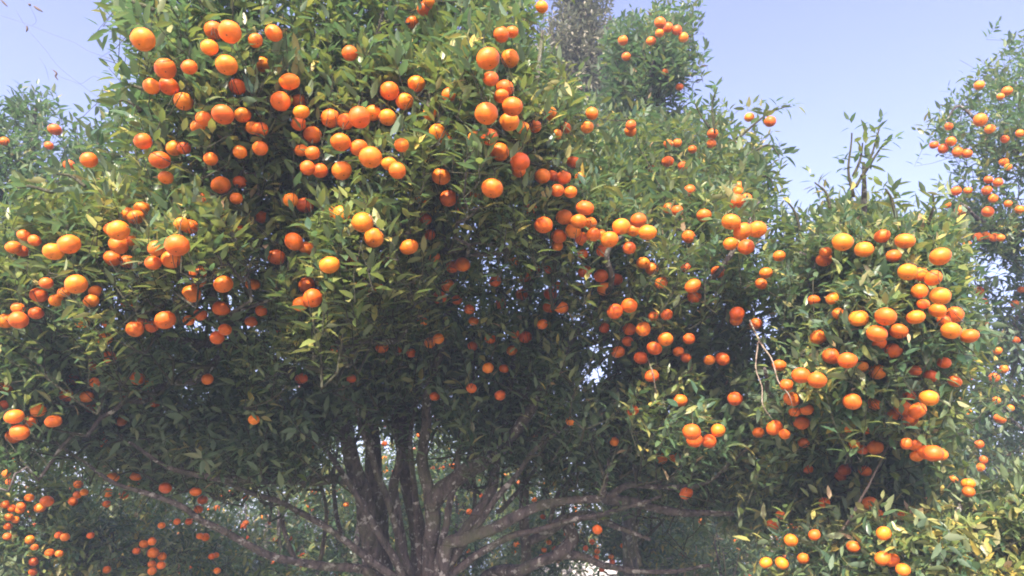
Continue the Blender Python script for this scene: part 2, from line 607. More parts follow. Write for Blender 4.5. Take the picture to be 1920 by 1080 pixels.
GAPS = [(882, 425, 20, 48), (476, 478, 30, 34), (205, 536, 34, 20), (1128, 640, 34, 34), (1120, 690, 22, 26), (522, 668, 20, 26), (1872, 505, 26, 22), (20, 640, 20, 14), (1888, 1020, 30, 46), (1850, 610, 14, 18), (640, 120, 12, 30)]

def gap_mask(px, py):
    m = np.zeros(len(px), bool)
    for gx_, gy_, rx, ry in GAPS:
        m |= ((px - gx_) / rx) ** 2 + ((py - gy_) / ry) ** 2 < 1
    return m

def crown_points(n, poly, front, back, thick_front=0.7, front_share=0.62, round_px=140, zmax=4.6, clump=3.0, thr=-0.18, lump=0.16, gap=True):
    """points through a crown: inside the outline, between front and back, in clumps"""
    poly = np.asarray(poly, float)
    lo, hi = poly.min(0), poly.max(0)
    P_, PX, PY, DP, DF = [], [], [], [], []
    got = 0
    while got < n:
        k = n
        px, py = rng.uniform(lo[0], hi[0], k), rng.uniform(lo[1], hi[1], k)
        e = poly_dist(px, py, poly)
        ok = e > 0
        px, py, e = px[ok], py[ok], e[ok]
        rag = np.clip(1 - e / 70, 0, 1)
        px = px + rng.normal(0, 17, len(px)) * rag; py = py + rng.normal(0, 17, len(px)) * rag
        f = front(px, py)
        T = np.maximum((back(px) if callable(back) else back) - f, 0.3)
        rr = np.sqrt(np.clip(e / round_px, 0.02, 1.0) * (2 - np.clip(e / round_px, 0.02, 1.0)))
        mid = f + 0.45 * np.minimum(T, 1.6) * (1 - rr)            # the rim lies deeper than the face
        is_f = rng.uniform(size=len(px)) < front_share
        u = rng.uniform(size=len(px))
        dep = np.where(is_f, mid + thick_front * u ** 1.3 * (0.4 + 0.6 * rr), mid + (T * rr) * (0.1 + 0.9 * u))
        pts = P(px, py, dep)
        nzv = np.array([mnoise.noise((q[0] * clump, q[1] * clump, q[2] * clump)) for q in pts])
        pts = pts + unit(pts - CAM) * (nzv * -lump)[:, None]
        good = (nzv + rng.normal(0, .12, len(px)) > thr) & (pts[:, 2] < zmax) & (pts[:, 2] > 0.5)
        if gap:
            good &= ~gap_mask(px, py)
        P_.append(pts[good]); PX.append(px[good]); PY.append(py[good]); DP.append(dep[good]); DF.append((dep - mid)[good])
        got += int(good.sum())
    return [np.concatenate(a)[:n] for a in (P_, PX, PY, DP, DF)]

FRUIT_CLEAR = []      # (centre, radius) of the fruits that stand free of leaves

def clear_fruit(lv):
    """leaves do not grow through a fruit, nor close in front of a fruit that hangs free"""
    if not FRUIT_CLEAR:
        return
    c = lv.p + unit(lv.a) * (lv.L * .5)[:, None]
    tip = lv.p + unit(lv.a) * lv.L[:, None]
    bad = np.zeros(len(c), bool)
    for (f, r, ln, ax) in FRUIT_CLEAR:
        k = np.flatnonzero((np.abs(c[:, 0] - f[0]) < .55) & (np.abs(c[:, 2] - f[2]) < .55) & ~bad)
        if not len(k):
            continue
        hit = np.zeros(len(k), bool)
        for q, rr in ((c, 1.02), (tip, .92), (lv.p, .92)):
            d = q[k] - f
            t = np.clip(d @ ax, 0, ln)
            hit |= np.linalg.norm(d - t[:, None] * ax, axis=1) < r * rr
        bad[k[hit]] = True
    lv.keep(~bad)

LEAF_TEMPLATES = {}
def leaf_template(mi, mats, k):
    key = (mats[mi].name, k)
    if key not in LEAF_TEMPLATES:
        lv = Leaves()
        lv.p, lv.a, lv.n = np.zeros((1, 3)), np.array([[1., 0, 0]]), np.array([[0, 0, 1.]])
        lv.L, lv.W, lv.c, lv.m = np.array([1.0]), np.array([.162 + .016 * (k % 2)]), np.array([.06 + .09 * k]), np.array([0])
        LEAF_TEMPLATES[key] = leaf_mesh('leaf', lv, [mats[mi]])
    return LEAF_TEMPLATES[key]

def emit_foliage(tree, lv, mats, singles=0):
    """foliage mesh + the leaves that show largest as objects of their own"""
    lv.pack()
    clear_fruit(lv)
    if singles:
        a, s, n = lv.frames()
        c = lv.p + a * (lv.L * .5)[:, None]
        px, py, d = proj(c)
        view = unit(CAM - c)
        area = np.abs((n * view).sum(1)) * lv.L * lv.W * (FPX / d) ** 2
        vis = (px > 15) & (px < 1905) & (py > 15) & (py < 1065)
        cell = (np.clip(px, 0, 1919) // 14).astype(int) * 100 + (np.clip(py, 0, 1079) // 14).astype(int)
        zb = np.full(20000, 1e9)
        np.minimum.at(zb, cell[vis], d[vis])
        top = vis & (d < zb[cell] + 0.02)
        sc = np.where(top, area, -1)
        pick = np.argsort(-sc)[:singles]
        pick = pick[sc[pick] > 0]
        for i in pick:
            k = int(rng.integers(0, 3))
            o = bpy.data.objects.new('leaf', leaf_template(int(lv.m[i]), mats, k))
            col.objects.link(o)
            L = lv.L[i]
            mtx = Matrix(((a[i, 0] * L, s[i, 0] * L, n[i, 0] * L, lv.p[i, 0]), (a[i, 1] * L, s[i, 1] * L, n[i, 1] * L, lv.p[i, 1]), (a[i, 2] * L, s[i, 2] * L, n[i, 2] * L, lv.p[i, 2]), (0, 0, 0, 1)))
            o.parent = tree
            o.matrix_parent_inverse = Matrix.Translation(-Vector(tree.location))
            o.matrix_basis = mtx
        m = np.ones(len(lv.L), bool); m[pick] = False
        lv.keep(m)
    o = link('foliage', leaf_mesh('foliage', lv, mats), tree)
    o['kind'] = 'stuff'
    return o

CITRUS = [M_LEAF, M_YOUNG, M_DRY]

def grow(tree, sk, pts, centre, young_p, leaf_len, nl=11, lv=None, up=0.6, out_w=0.9, rnd=0.5, slen=(0.11, 0.30), stem=True):
    """shoots end at pts: attach them to the skeleton and put leaves on them"""
    N = len(pts)
    od = unit(pts - np.asarray(centre)[None] * np.ones((N, 1)))
    d = unit(od * out_w + np.array([0, 0, up]) + rng.normal(0, rnd, (N, 3)))
    ln = rng.uniform(slen[0], slen[1], N)
    base = pts - d * ln[:, None]
    if len(FRUIT_CLEAR):                                   # no shoot grows across a fruit
        bad = np.zeros(N, bool)
        for (f, r, l_, ax_) in FRUIT_CLEAR:
            for k in (0, .35, .7):
                q = base + d * (ln * k)[:, None] - f
                t = np.clip(q @ ax_, 0, l_)
                bad |= np.linalg.norm(q - t[:, None] * ax_, axis=1) < r * .95
        pts, d, ln, base = pts[~bad], d[~bad], ln[~bad], base[~bad]
        young_p = np.asarray(young_p)[~bad]
        N = len(pts)
    order = np.argsort(np.linalg.norm(base - np.asarray(centre), axis=1))
    for i in order:
        b = sk.attach(base[i])
        m = sk.add(base[i] + d[i] * ln[i] * .5 + rng.normal(0, .006, 3), b)
        sk.add(pts[i], m)
    young = rng.uniform(size=N) < young_p
    leaves_on_shoots(base, d, ln, nl, young, leaf_len, lv)

# ------------------------------------------------------------------ fruits (x, y, diameter in photo pixels)
FR = '''268 74 48;401 57 36;431 60 44;393 89 22;479 76 24;513 62 18;310 129 42;355 126 28;317 162 38;284 162 12;344 190 40;425 122 44;491 121 32;445 163 34;418 215 44;455 216 34;382 223 20;371 239 14;543 153 40;526 190 40;560 190 30;565 210 26;560 232 22;487 242 24;475 240 18;488 278 22;103 243 28;92 273 12;8 265 20;130 310 22;167 300 10;300 300 40;327 278 34;345 278 18;311 333 24;268 265 12;414 347 38;450 341 28;395 298 16;450 285 18;586 253 38;565 282 22;586 287 22;577 315 22;600 320 14
803 5 18;798 14 14;773 42 26;656 100 14;915 110 48;956 110 36;960 60 26;940 65 14;1016 13 18;731 171 38;781 157 36;758 190 34;726 220 36;674 220 44;700 212 34;620 222 38;648 228 32;640 267 40;672 277 36;695 295 44;641 320 38;730 307 32;753 272 22;745 320 16;827 331 38;842 178 18;806 213 18;820 247 18;835 260 14;912 213 46;961 200 42;955 228 40;981 240 24;1003 237 26;1031 213 28;1060 240 24;1045 252 16;1101 239 26;1110 213 14;914 257 28;893 260 16;937 285 38;975 303 40;972 320 28;1017 330 32;1036 330 28;1057 333 16;1075 304 26;1088 333 16;923 353 42;888 365 26;920 148 22;947 165 36;940 180 30
1238 43 24;1253 52 20;1269 57 20;1237 62 18;1221 77 20;1281 70 20;1168 76 20;1174 106 18;1247 135 10;1274 163 16;1183 235 17;1182 246 16;1252 303 24;1253 270 16;1270 268 18;1280 312 20;1222 318 10;1293 357 14;1045 357 14;1070 360 10
1336 252 22;1334 268 20;1298 280 18;1385 352 18;1405 220 20;1444 228 24;1836 160 20;1888 171 20;1876 181 14;1838 225 25;1856 242 20;1779 237 16;1751 272 17;1769 278 20;1782 266 21;1796 285 20;1812 288 20;1884 261 16;1912 250 14;1882 304 18;1890 313 12;1853 337 14;1871 342 14;1793 358 20;1815 357 16;1850 357 20
254 405 34;265 393 32;243 402 28;222 432 40;208 430 28;222 460 38;245 450 22;214 485 34;236 490 30;100 472 38;130 458 40;65 451 24;45 441 20;40 470 26;28 465 28;332 460 46;322 486 38;356 425 34;341 420 20;293 466 18;287 493 24;371 512 34;372 527 30;359 551 36;419 533 38;415 578 34;474 533 30;143 533 40;73 553 32;120 548 26;105 563 26;172 562 28;178 548 26;87 531 12;35 600 36;10 602 30;68 587 28;34 578 16;196 634 30;200 604 22;253 617 36;267 602 22;310 600 38;285 612 12;240 567 14;490 583 24;471 603 26;355 600 16;375 590 14;422 618 12;407 633 12;566 635 16;523 627 14;628 655 12;205 670 26;174 687 20;258 709 28;137 712 26;178 717 18;280 716 16;155 605 20;565 710 24;389 711 12;443 428 24;551 453 38;576 465 32;519 482 36;618 497 42;575 535 34;586 559 38;563 570 22;572 385 34;545 375 18;490 407 30;620 400 26;640 402 22;382 375 20;443 372 14;405 398 14
680 417 42;701 446 40;767 463 38;660 487 32;720 485 30;812 480 28;790 372 14;797 410 26;805 440 24;841 372 36;865 387 18;848 500 26;867 496 30;839 535 27;824 558 27;857 562 22;710 540 24;675 528 16;680 548 14;675 568 14;938 570 14;880 580 14;888 602 18;716 652 26;745 657 20;771 662 20;720 602 10;805 643 24;822 635 14;792 603 10;919 635 14;886 649 20;945 691 20;915 690 14;960 657 22;966 626 18;985 632 26;659 710 10
1019 422 36;1058 407 32;1097 390 36;1085 415 34;1048 443 30;1045 460 24;1075 433 32;1090 447 30;1107 418 26;1113 440 22;1127 440 24;1143 449 36;1165 425 36;1197 413 33;1214 436 35;1187 432 26;1130 470 26;1180 465 18;994 390 14;965 491 14;1002 505 24;984 522 26;978 552 25;929 527 16;1028 505 12;1097 509 29;1127 518 29;1155 524 27;1133 541 29;1032 551 27;1046 536 20;1030 576 27;1052 576 29;1017 608 14;1093 476 20;1206 493 28;1222 504 28;1253 390 16;1270 395 14;1180 573 31;1153 584 31;1250 590 14;1225 593 12;1133 615 22;1180 617 27;1206 617 30;1177 640 22;1159 660 28;1202 671 29;1227 653 30;1248 636 31;1222 705 30;1273 660 24;1240 530 12
1380 377 32;1384 358 20;1400 372 14;1320 404 30;1291 444 26;1372 417 37;1391 433 37;1420 430 35;1370 457 28;1399 463 34;1461 480 24;1287 502 22;1346 510 28;1436 512 25;1427 532 24;1299 536 32;1302 557 27;1382 588 30;1380 600 24;1417 607 24;1355 673 28;1330 675 22;1285 670 22;1292 635 16;1580 454 40;1620 468 36;1654 443 32;1697 452 37;1763 481 41;1675 480 28;1545 487 31;1548 473 24;1702 510 38;1727 515 30;1748 521 35;1724 546 32;1763 555 40;1758 582 34;1790 590 34;1770 602 26;1730 572 26;1526 563 24;1560 560 14;1610 597 37;1572 588 24;1660 595 40;1718 593 37;1645 624 40;1685 621 35;1648 642 28;1675 657 33;1535 632 33;1559 668 35;1589 676 38;1616 688 26;1645 697 33;1783 620 37;1818 630 35;1842 625 22;1461 685 28;1502 704 37;1532 713 38;1475 722 26;1770 680 26;1715 695 26;1745 705 28;1790 715 26;1849 442 17;1835 444 18;1862 445 18;1876 446 14;1813 459 14;1800 395 22;1852 397 22;1775 384 16;1862 372 18;1890 382 12;1912 393 18;1836 545 18;1845 565 12;1903 570 12;1915 543 14;1848 608 14;1864 708 20;1882 692 18;1870 657 10;1905 638 10
10 727 28;27 782 34;7 760 22;72 770 30;100 790 32;37 810 34;25 818 30;57 790 24;162 744 28;125 742 28;170 765 22;210 760 16;228 748 14;255 747 14;237 760 12;290 757 14;276 725 16;226 790 24;187 807 18;195 830 16;125 838 14;110 855 10;333 852 20;271 840 10;420 808 14;476 787 10;212 895 24;255 893 24;202 924 20;232 928 14;200 945 16;254 907 10;310 915 25;367 922 23;380 937 20;372 955 18;25 865 18;12 888 14;18 903 12;147 908 18;158 923 14;145 928 14;137 940 18;55 933 18;88 940 26;75 952 22;40 950 14;10 946 16;22 953 16;38 955 14;18 970 16;28 974 16;15 987 16;14 1006 14;56 1012 18;110 1003 14;122 1007 14;65 1026 14;93 1036 14;111 1038 14;63 1053 18;62 1073 16;170 1004 10;270 1020 18;285 1015 14;256 1033 16;303 1043 18;288 1037 22;285 1058 16;302 1060 14;285 1071 14;200 1068 16;332 978 10;354 978 10;303 985 12;375 1005 12;385 1007 12;397 1043 10;405 1041 10;407 1070 12;512 1053 14;460 933 10;614 960 10;623 857 10;597 798 10;570 928 8;617 817 10
815 743 20;884 728 12;938 741 14;850 791 10;1152 828 19;1187 770 16;1070 790 10;811 878 10;824 878 9;830 877 10;834 868 7;726 876 8;756 940 10;649 913 10;651 873 8;944 912 14;947 890 8;936 888 8;945 940 10;1047 896 9;1076 902 12;993 850 10;1002 937 9;1018 969 12;1027 988 12;1005 995 10;1063 1000 12;1073 985 10;1029 1017 10;1020 1031 11;1015 1044 10;1040 1028 10;1120 993 20;1110 1016 8;1098 1028 8;1120 1034 11;1118 1045 10;1146 1044 10;1148 1053 10;1168 1023 10;1175 1013 9;1128 1068 11;1167 904 10;1163 935 9;1240 859 25;1264 857 25;1275 751 30
1297 810 37;1302 825 32;1329 827 30;1346 807 29;1286 924 27;1378 748 28;1484 748 31;1452 802 32;1422 811 24;1471 814 18;1503 793 30;1513 768 27;1490 772 18;1507 830 24;1598 753 37;1640 757 26;1625 805 20;1588 800 18;1693 765 33;1720 770 35;1677 777 28;1706 787 32;1742 746 37;1704 742 26;1641 839 31;1617 843 18;1601 833 12;1700 832 20;1715 837 26;1718 853 26;1737 848 31;1750 850 38;1763 852 26;1792 762 20;1785 787 18;1790 798 14;1815 775 18;1875 785 22;1895 765 10;1868 751 10;1836 833 18;1844 862 16;1837 876 19;1815 907 27;1816 922 22;1788 898 12;1515 880 20;1583 882 26;1576 893 22;1622 883 24;1631 944 29;1546 943 17;1464 965 18;1449 983 27;1483 1013 20;1436 1055 24;1466 1056 14;1506 1047 23;1527 1003 14;1600 1025 26;1649 966 16;1657 1000 16;1692 968 10;1672 1050 30;1693 1068 20;1655 1047 16;1878 965 18;1876 985 18;1893 990 12;1905 1045 12'''
FR = np.array([[float(v) for v in s.split()] for s in FR.replace('\n', ';').split(';')])

# which tree a fruit hangs on
POLY = {
 'main': [(222, -60), (230, 20), (222, 45), (245, 85), (262, 110), (250, 140), (225, 165), (232, 195), (205, 240), (215, 290), (120, 330), (60, 345), (20, 400), (-80, 430), (-150, 600), (-120, 800), (20, 830), (90, 800), (150, 850), (260, 905), (400, 900), (480, 890), (560, 860), (600, 800), (660, 760), (760, 775), (860, 800), (900, 850), (1000, 880), (1100, 880), (1180, 925), (1260, 935), (1330, 965), (1380, 900), (1400, 830), (1440, 760), (1450, 640), (1450, 520), (1445, 440), (1440, 370), (1455, 290), (1430, 250), (1400, 235), (1345, 178), (1310, 225), (1240, 200), (1180, 215), (1115, 205), (1100, 150), (1045, 120), (1005, 80), (990, -20), (960, -200), (800, -350), (600, -380), (400, -330), (260, -200)],
 'right': [(1440, 430), (1470, 390), (1500, 400), (1560, 378), (1600, 368), (1640, 378), (1690, 398), (1770, 400), (1790, 420), (1800, 500), (1815, 560), (1850, 620), (1830, 680), (1800, 720), (1790, 800), (1775, 870), (1740, 900), (1700, 880), (1690, 960), (1560, 1010), (1500, 960), (1420, 1000), (1340, 960), (1370, 880), (1390, 800), (1430, 740), (1450, 640), (1430, 540)],
 'far_right': [(1920, 50), (1885, 80), (1850, 115), (1800, 130), (1770, 185), (1745, 230), (1745, 262), (1790, 268), (1830, 290), (1790, 330), (1770, 370), (1780, 420), (1800, 520), (1815, 700), (1790, 800), (1780, 900), (1800, 980), (1920, 1000), (2150, 1000), (2150, 60)],
 'rear': [(1150, 70), (1165, 30), (1200, 40), (1225, 12), (1265, 2), (1292, 20), (1300, 80), (1292, 130), (1265, 150), (1245, 195), (1290, 260), (1330, 420), (1080, 420), (1090, 250), (1130, 200), (1150, 120)],
 'left': [(-260, 90), (-20, 150), (20, 190), (60, 170), (95, 160), (120, 195), (140, 230), (165, 215), (195, 215), (215, 225), (230, 270), (240, 340), (200, 420), (150, 700), (-60, 760), (-300, 760)],
 'low_left': [(-160, 800), (40, 790), (110, 830), (180, 880), (260, 915), (380, 950), (470, 990), (540, 1040), (580, 1120), (560, 1250), (-160, 1300)],
 'beyond': [(960, 880), (1260, 890), (1330, 1000), (1340, 1100), (1200, 1100), (1150, 1062), (1120, 1040), (1060, 1030), (1030, 1050), (990, 1090), (940, 1090), (950, 980)],
 'young': [(1400, 1090), (1430, 1030), (1500, 1010), (1560, 1000), (1640, 985), (1700, 960), (1740, 900), (1790, 905), (1860, 880), (1960, 870), (2100, 900), (2100, 1250), (1700, 1300), (1400, 1250)],
}
CTRL = {
 'main': [(250, 60, 2.0), (430, 60, 2.05), (330, 150, 2.1), (540, 160, 2.3), (420, 215, 2.15), (700, 200, 2.2), (690, 295, 2.1), (915, 110, 1.95), (915, 213, 2.0), (960, 320, 2.3), (1100, 240, 2.9), (300, 300, 2.3), (230, 440, 2.4), (330, 460, 2.1), (100, 470, 2.45), (140, 533, 2.35), (35, 600, 2.6), (420, 540, 2.5), (415, 578, 2.7), (253, 617, 2.8), (620, 497, 2.2), (590, 560, 2.4), (680, 420, 2.2), (770, 463, 2.5), (850, 500, 3.1), (840, 540, 3.3), (720, 650, 3.5), (800, 740, 3.4), (900, 650, 3.4), (1000, 520, 3.5), (1020, 422, 2.6), (1100, 420, 2.6), (1200, 430, 2.7), (1130, 530, 3.1), (1170, 575, 3.0), (1210, 650, 3.1), (1100, 720, 3.1), (1380, 430, 2.55), (1300, 540, 3.0), (1320, 404, 3.0), (1250, 300, 3.7), (1330, 255, 4.0), (1380, 590, 3.1), (1280, 750, 3.0), (1300, 810, 2.7), (1250, 860, 3.5), (1286, 924, 3.5), (1440, 330, 3.5), (100, 720, 3.3), (30, 790, 2.9), (250, 750, 3.4), (400, 750, 3.2), (500, 800, 3.1), (200, 380, 2.3), (600, 0, 2.4), (800, 0, 2.5), (1000, 100, 2.5), (1040, 0, 2.6), (550, 700, 3.3), (250, 900, 3.7), (600, -250, 2.6), (900, -200, 2.7), (300, -150, 2.3), (1000, 820, 3.5), (700, 740, 3.5)],
 'right': [(1580, 454, 2.35), (1700, 452, 2.4), (1763, 481, 2.3), (1545, 487, 2.8), (1760, 560, 2.3), (1660, 600, 2.3), (1590, 676, 2.4), (1818, 630, 2.6), (1520, 710, 2.4), (1720, 770, 2.6), (1598, 753, 2.5), (1452, 802, 2.8), (1750, 850, 2.4), (1640, 839, 3.0), (1631, 944, 3.1), (1449, 983, 3.3), (1600, 350, 2.9), (1620, 250, 3.0), (1480, 420, 3.0), (1450, 650, 2.9), (1550, 880, 3.2)],
 'far_right': [(1830, 225, 4.0), (1780, 275, 4.2), (1850, 390, 4.1), (1850, 560, 4.8), (1860, 710, 4.6), (1840, 850, 4.6), (1900, 120, 4.4)],
 'rear': [(1250, 50, 4.3), (1170, 90, 4.5), (1200, 240, 4.8)],
 'left': [(100, 250, 4.1), (10, 265, 4.2), (180, 250, 4.1), (100, 500, 4.4)],
 'low_left': [(20, 860, 3.9), (150, 950, 3.9), (300, 1040, 4.0), (450, 1050, 4.3)],
 'beyond': [(1000, 950, 5.8), (1200, 950, 5.8), (1100, 1020, 5.9)],
 'young': [(1436, 1055, 2.75), (1672, 1050, 2.45), (1820, 910, 2.7), (1600, 1025, 2.55), (1850, 1000, 2.5), (1850, 1100, 2.3)],
}
FRONT = {k: depth_field(v) for k, v in CTRL.items()}

def fruit_tree(x, y, s):
    if x < 145 and y < 330:
        return 'left'
    if 1140 < x < 1300 and y < 180:
        return 'rear'
    if x > 1735 and y < 470 and s < 27:
        return 'far_right'
    if x > 1778 and s <= 22 and y < 1060 and not (1800 < x < 1830 and y > 890):
        return 'far_right'
    if y > 985 and x > 1420 or (x > 1790 and y > 880):
        return 'young'
    if x > 1440 and y > 430:
        return 'right'
    if x < 640 and y > 830 and s <= 20 or (x < 480 and y > 930):
        return 'low_left' if x < 480 else 'bg'
    if s <= 14 and y > 790:
        return 'low_left' if x < 480 else 'beyond' if 950 < x < 1260 else 'bg'
    return 'main'

fruits = []       # dict(tree, px, py, s, d, pos, r, open)
for x, y, s in FR:
    t = fruit_tree(x, y, s)
    est = FPX * 0.067 / s
    if t in ('bg', 'beyond'):
        d = min(max(FPX * 0.058 / s, 4.8), 8.2) if t == 'bg' else rng.uniform(5.75, 6.1)
        r = min(max(s * d / FPX / 2, 0.024), 0.036)
        fruits.append(dict(tree=t, px=x, py=y, s=s, d=d, r=r, open=True))
        continue
    f = float(FRONT[t](x, y)[0])
    exp = FPX * 0.066 / f                       # how large a fruit at the crown's face would be
    if s > 0.66 * exp:
        d = min(max(est, f - 0.15), f + 0.22)
        r = min(max(s * d / FPX / 2, 0.024 if t != 'low_left' else .019), 0.038)
        op = True
    else:
        d = f + 0.02 + 0.16 * rng.uniform()
        r = rng.uniform(.022, .029) if t != 'low_left' else rng.uniform(.02, .026)
        op = False
    fruits.append(dict(tree=t, px=x, py=y, s=s, d=d, r=r, open=op))
for f in fruits:
    f['pos'] = P(f['px'], f['py'], f['d'])
for it in range(14):                             # fruits touch, they do not run into each other
    pos = np.array([f['pos'] for f in fruits]); rad = np.array([f['r'] for f in fruits])
    mv = np.zeros_like(pos)
    for i in range(len(fruits)):
        d = pos - pos[i]
        dist = np.linalg.norm(d, axis=1)
        hit = (dist < (rad + rad[i]) * 0.93) & (dist > 1e-6)
        for j in np.where(hit)[0]:
            ray = unit(pos[i] - CAM)
            sgn = 1.0 if fruits[i]['s'] < fruits[j]['s'] or (fruits[i]['s'] == fruits[j]['s'] and i > j) else -1.0
            over = (rad[i] + rad[j]) * .95 - dist[j]
            mv[i] += ray * sgn * over * 0.6 - d[j] / dist[j] * over * 0.10
    for f, m in zip(fruits, mv):
        f['pos'] = f['pos'] + m
for f in fruits:
    if f['tree'] != 'bg' and f['open']:
        FRUIT_CLEAR.append((f['pos'], f['r'] * (1.0 if f['s'] > 33 else .88), 0.35 if f['s'] > 33 else .26, unit(CAM - f['pos'])))
        if f['s'] > 33:
            FRUIT_CLEAR.append((f['pos'], f['r'] * .75, 0.40, np.array(to_sun)))
    else:
        FRUIT_CLEAR.append((f['pos'], f['r'] * .8, 0.0, unit(CAM - f['pos'])))

def fruit_shoots(tname, sk, lv, young_p, leaf_len):
    """a stalk above every fruit, with its own tuft of leaves, tied to the tree's wood"""
    fs = [f for f in fruits if f['tree'] == tname]
    if not fs:
        return
    fs.sort(key=lambda f: -f['pos'][1])
    base, dv, ln = [], [], []
    for f in fs:
        away = unit(f['pos'] - CAM)
        ax = unit(np.array([0, 0, 1.0]) + away * rng.uniform(0.05, 0.5) + rng.normal(0, .22, 3))
        f['ax'] = ax
        top = f['pos'] + ax * (f['r'] * 0.80 + 0.022)
        f['top'] = top
        b = sk.attach(top + away * rng.uniform(.03, .07) + np.array([0, 0, rng.uniform(.01, .04)]), step=.06, wob=.005)
        sk.add(top, b)
        for k in range(3):
            base.append(top + away * rng.uniform(.0, .05))
            side = unit(np.cross(away, [0, 0, 1])) * rng.normal(0, .6)
            dv.append(np.array([0, 0, rng.uniform(.35, 1.0)]) + side + away * rng.uniform(-.55, .3))
            ln.append(rng.uniform(.06, .13))
    base, dv, ln = np.array(base), np.array(dv), np.array(ln)
    leaves_on_shoots(base, dv, ln, 4, rng.uniform(size=len(base)) < young_p, leaf_len, lv)

def sprig(tree, sk, lv, pix, leaf_len, young=.2, gap_=.045, rads=(.007, .005, .003)):
    """an open leafy shoot standing out of the crown"""
    c = limb(tree, sk, pix, list(rads), 'sprig', sides=5, rough=0, mat=M_TWIG)
    seg = np.linalg.norm(np.diff(c, axis=0), axis=1)
    cum = np.concatenate([[0], np.cumsum(seg)])
    n = max(4, int(cum[-1] / gap_))
    at = np.linspace(.25 * cum[-1], cum[-1], n)
    b = np.stack([np.interp(at, cum, c[:, k]) for k in range(3)], 1)
    tg = unit(c[-1] - c[0])
    leaves_on_shoots(b, np.tile(tg, (n, 1)) + rng.normal(0, .45, (n, 3)), np.full(n, .05), 4, rng.uniform(size=n) < young, leaf_len, lv)

def limb(tree, sk, pix, rads, name='limb', par=-1, sides=16, per=10, rough=.17, pre=None, mat=None, fork_to=None):
    """a piece of hand-drawn wood through (px, py, depth) points; pre = world points that come first"""
    pts = [np.array(p, float) for p in (pre or [])] + [P(*p) for p in pix]
    c = catmull(pts, per)
    rr = np.interp(np.linspace(0, 1, len(c)), np.linspace(0, 1, len(rads)), rads)
    wob = np.array([[mnoise.noise((q[0] * 5, q[1] * 5, q[2] * 5 + k * 9)) for k in range(3)] for q in c]) * 0.016
    wob[0] = 0
    c = c + wob
    v, f, t = tube(c, rr, sides, rough, random.uniform(0, 50))
    o = link(name, mesh_from(name, v, f, t, [mat or M_BARK]), tree)
    if sk is not None:
        sk.polyline(c[::3], rr[::3], par)
    return c

# ------------------------------------------------------------------ the many-stemmed tree
base_main = np.array([-0.48, 4.2, 0.0])
base_main[2] = gz(base_main[0], base_main[1]) - 0.05
main = root('mandarin_tree', 'big many-stemmed mandarin tree with dark lichen-spotted trunks, its crown full of large fruit', 'tree', base_main)
sk = Skeleton()
B = base_main
def bs(dx, dy, z):
    return (B[0] + dx, B[1] + dy, B[2] + z)
# flared stool the stems rise from
limb(main, sk, [], [.30, .25, .21, .17], 'trunk', pre=[bs(0, 0, -.1), bs(0, 0, .15), bs(.01, 0, .4), bs(.0, .02, .7)], sides=16, rough=.16)
S1 = limb(main, sk, [(700, 1085, 3.95), (686, 960, 3.95), (667, 882, 3.95), (651, 819, 3.9), (639, 756, 3.85), (610, 690, 3.75), (575, 600, 3.6), (545, 480, 3.4), (520, 300, 3.2), (500, 130, 3.0)], [0.0714, 0.063, 0.05208, 0.04704, 0.042, 0.0378, 0.0336, 0.0252, 0.0168, 0.01008, 0.00672, 0.00504], 'trunk', pre=[bs(-.12, -.03, .2), bs(-.2, -.08, .9)])
S2 = limb(main, sk, [(715, 1080, 4.2), (705, 940, 4.25), (698, 860, 4.25), (694, 790, 4.2), (700, 690, 4.1), (690, 560, 4.0), (650, 400, 3.8), (640, 200, 3.6)], [0.0756, 0.0672, 0.06048, 0.0546, 0.0462, 0.0378, 0.0252, 0.01512, 0.0084, 0.00504], 'trunk', pre=[bs(-.08, .1, .2), bs(-.14, .1, .9)])
S3 = limb(main, sk, [(783, 1085, 4.15), (780, 1000, 4.15), (768, 900, 4.15), (756, 830, 4.1), (750, 760, 4.05), (765, 650, 3.9), (780, 500, 3.7), (790, 330, 3.4), (800, 150, 3.2)], [0.056, 0.052, 0.048, 0.044, 0.04, 0.036, 0.0288, 0.0208, 0.0128, 0.0064], 'trunk', pre=[bs(-.02, .05, .25), bs(.0, .06, .9)])
S3b = limb(main, sk, [(752, 1060, 4.0), (745, 985, 4.0), (736, 916, 4.0), (749, 844, 3.98), (740, 770, 3.95), (725, 690, 3.9)], [.04, .034, .03, .026, .02, .014], 'trunk', pre=[bs(-.05, -.1, .4), bs(-.08, -.08, 1.0)])
S4 = limb(main, sk, [(803, 1090, 3.85), (812, 992, 3.85), (809, 935, 3.85), (796, 866, 3.85), (799, 797, 3.85), (803, 740, 3.8), (830, 640, 3.65), (850, 520, 3.5), (880, 390, 3.3), (905, 230, 3.0)], [0.0504, 0.04464, 0.04032, 0.03744, 0.03024, 0.02736, 0.02448, 0.02016, 0.01296, 0.00864, 0.00504], 'trunk', pre=[bs(.04, -.08, .25), bs(.05, -.1, .9)])
limb(main, sk, [(812, 945, 3.84), (832, 915, 3.82), (875, 882, 3.8), (916, 860, 3.78), (960, 820, 3.7), (1010, 740, 3.6), (1060, 660, 3.5), (1130, 560, 3.35)], [.05, .047, .042, .038, .03, .022, .015, .008])
S5 = limb(main, sk, [(835, 1060, 3.8), (868, 1005, 3.8), (900, 962, 3.82), (922, 918, 3.85), (926, 866, 3.9), (935, 800, 3.9), (960, 700, 3.8), (990, 580, 3.7), (1010, 450, 3.5), (1000, 300, 3.2)], [0.04125, 0.0375, 0.0345, 0.0315, 0.0285, 0.0255, 0.021, 0.015, 0.0105, 0.006], pre=[bs(.08, -.08, .3), bs(.1, -.1, 1.0)])
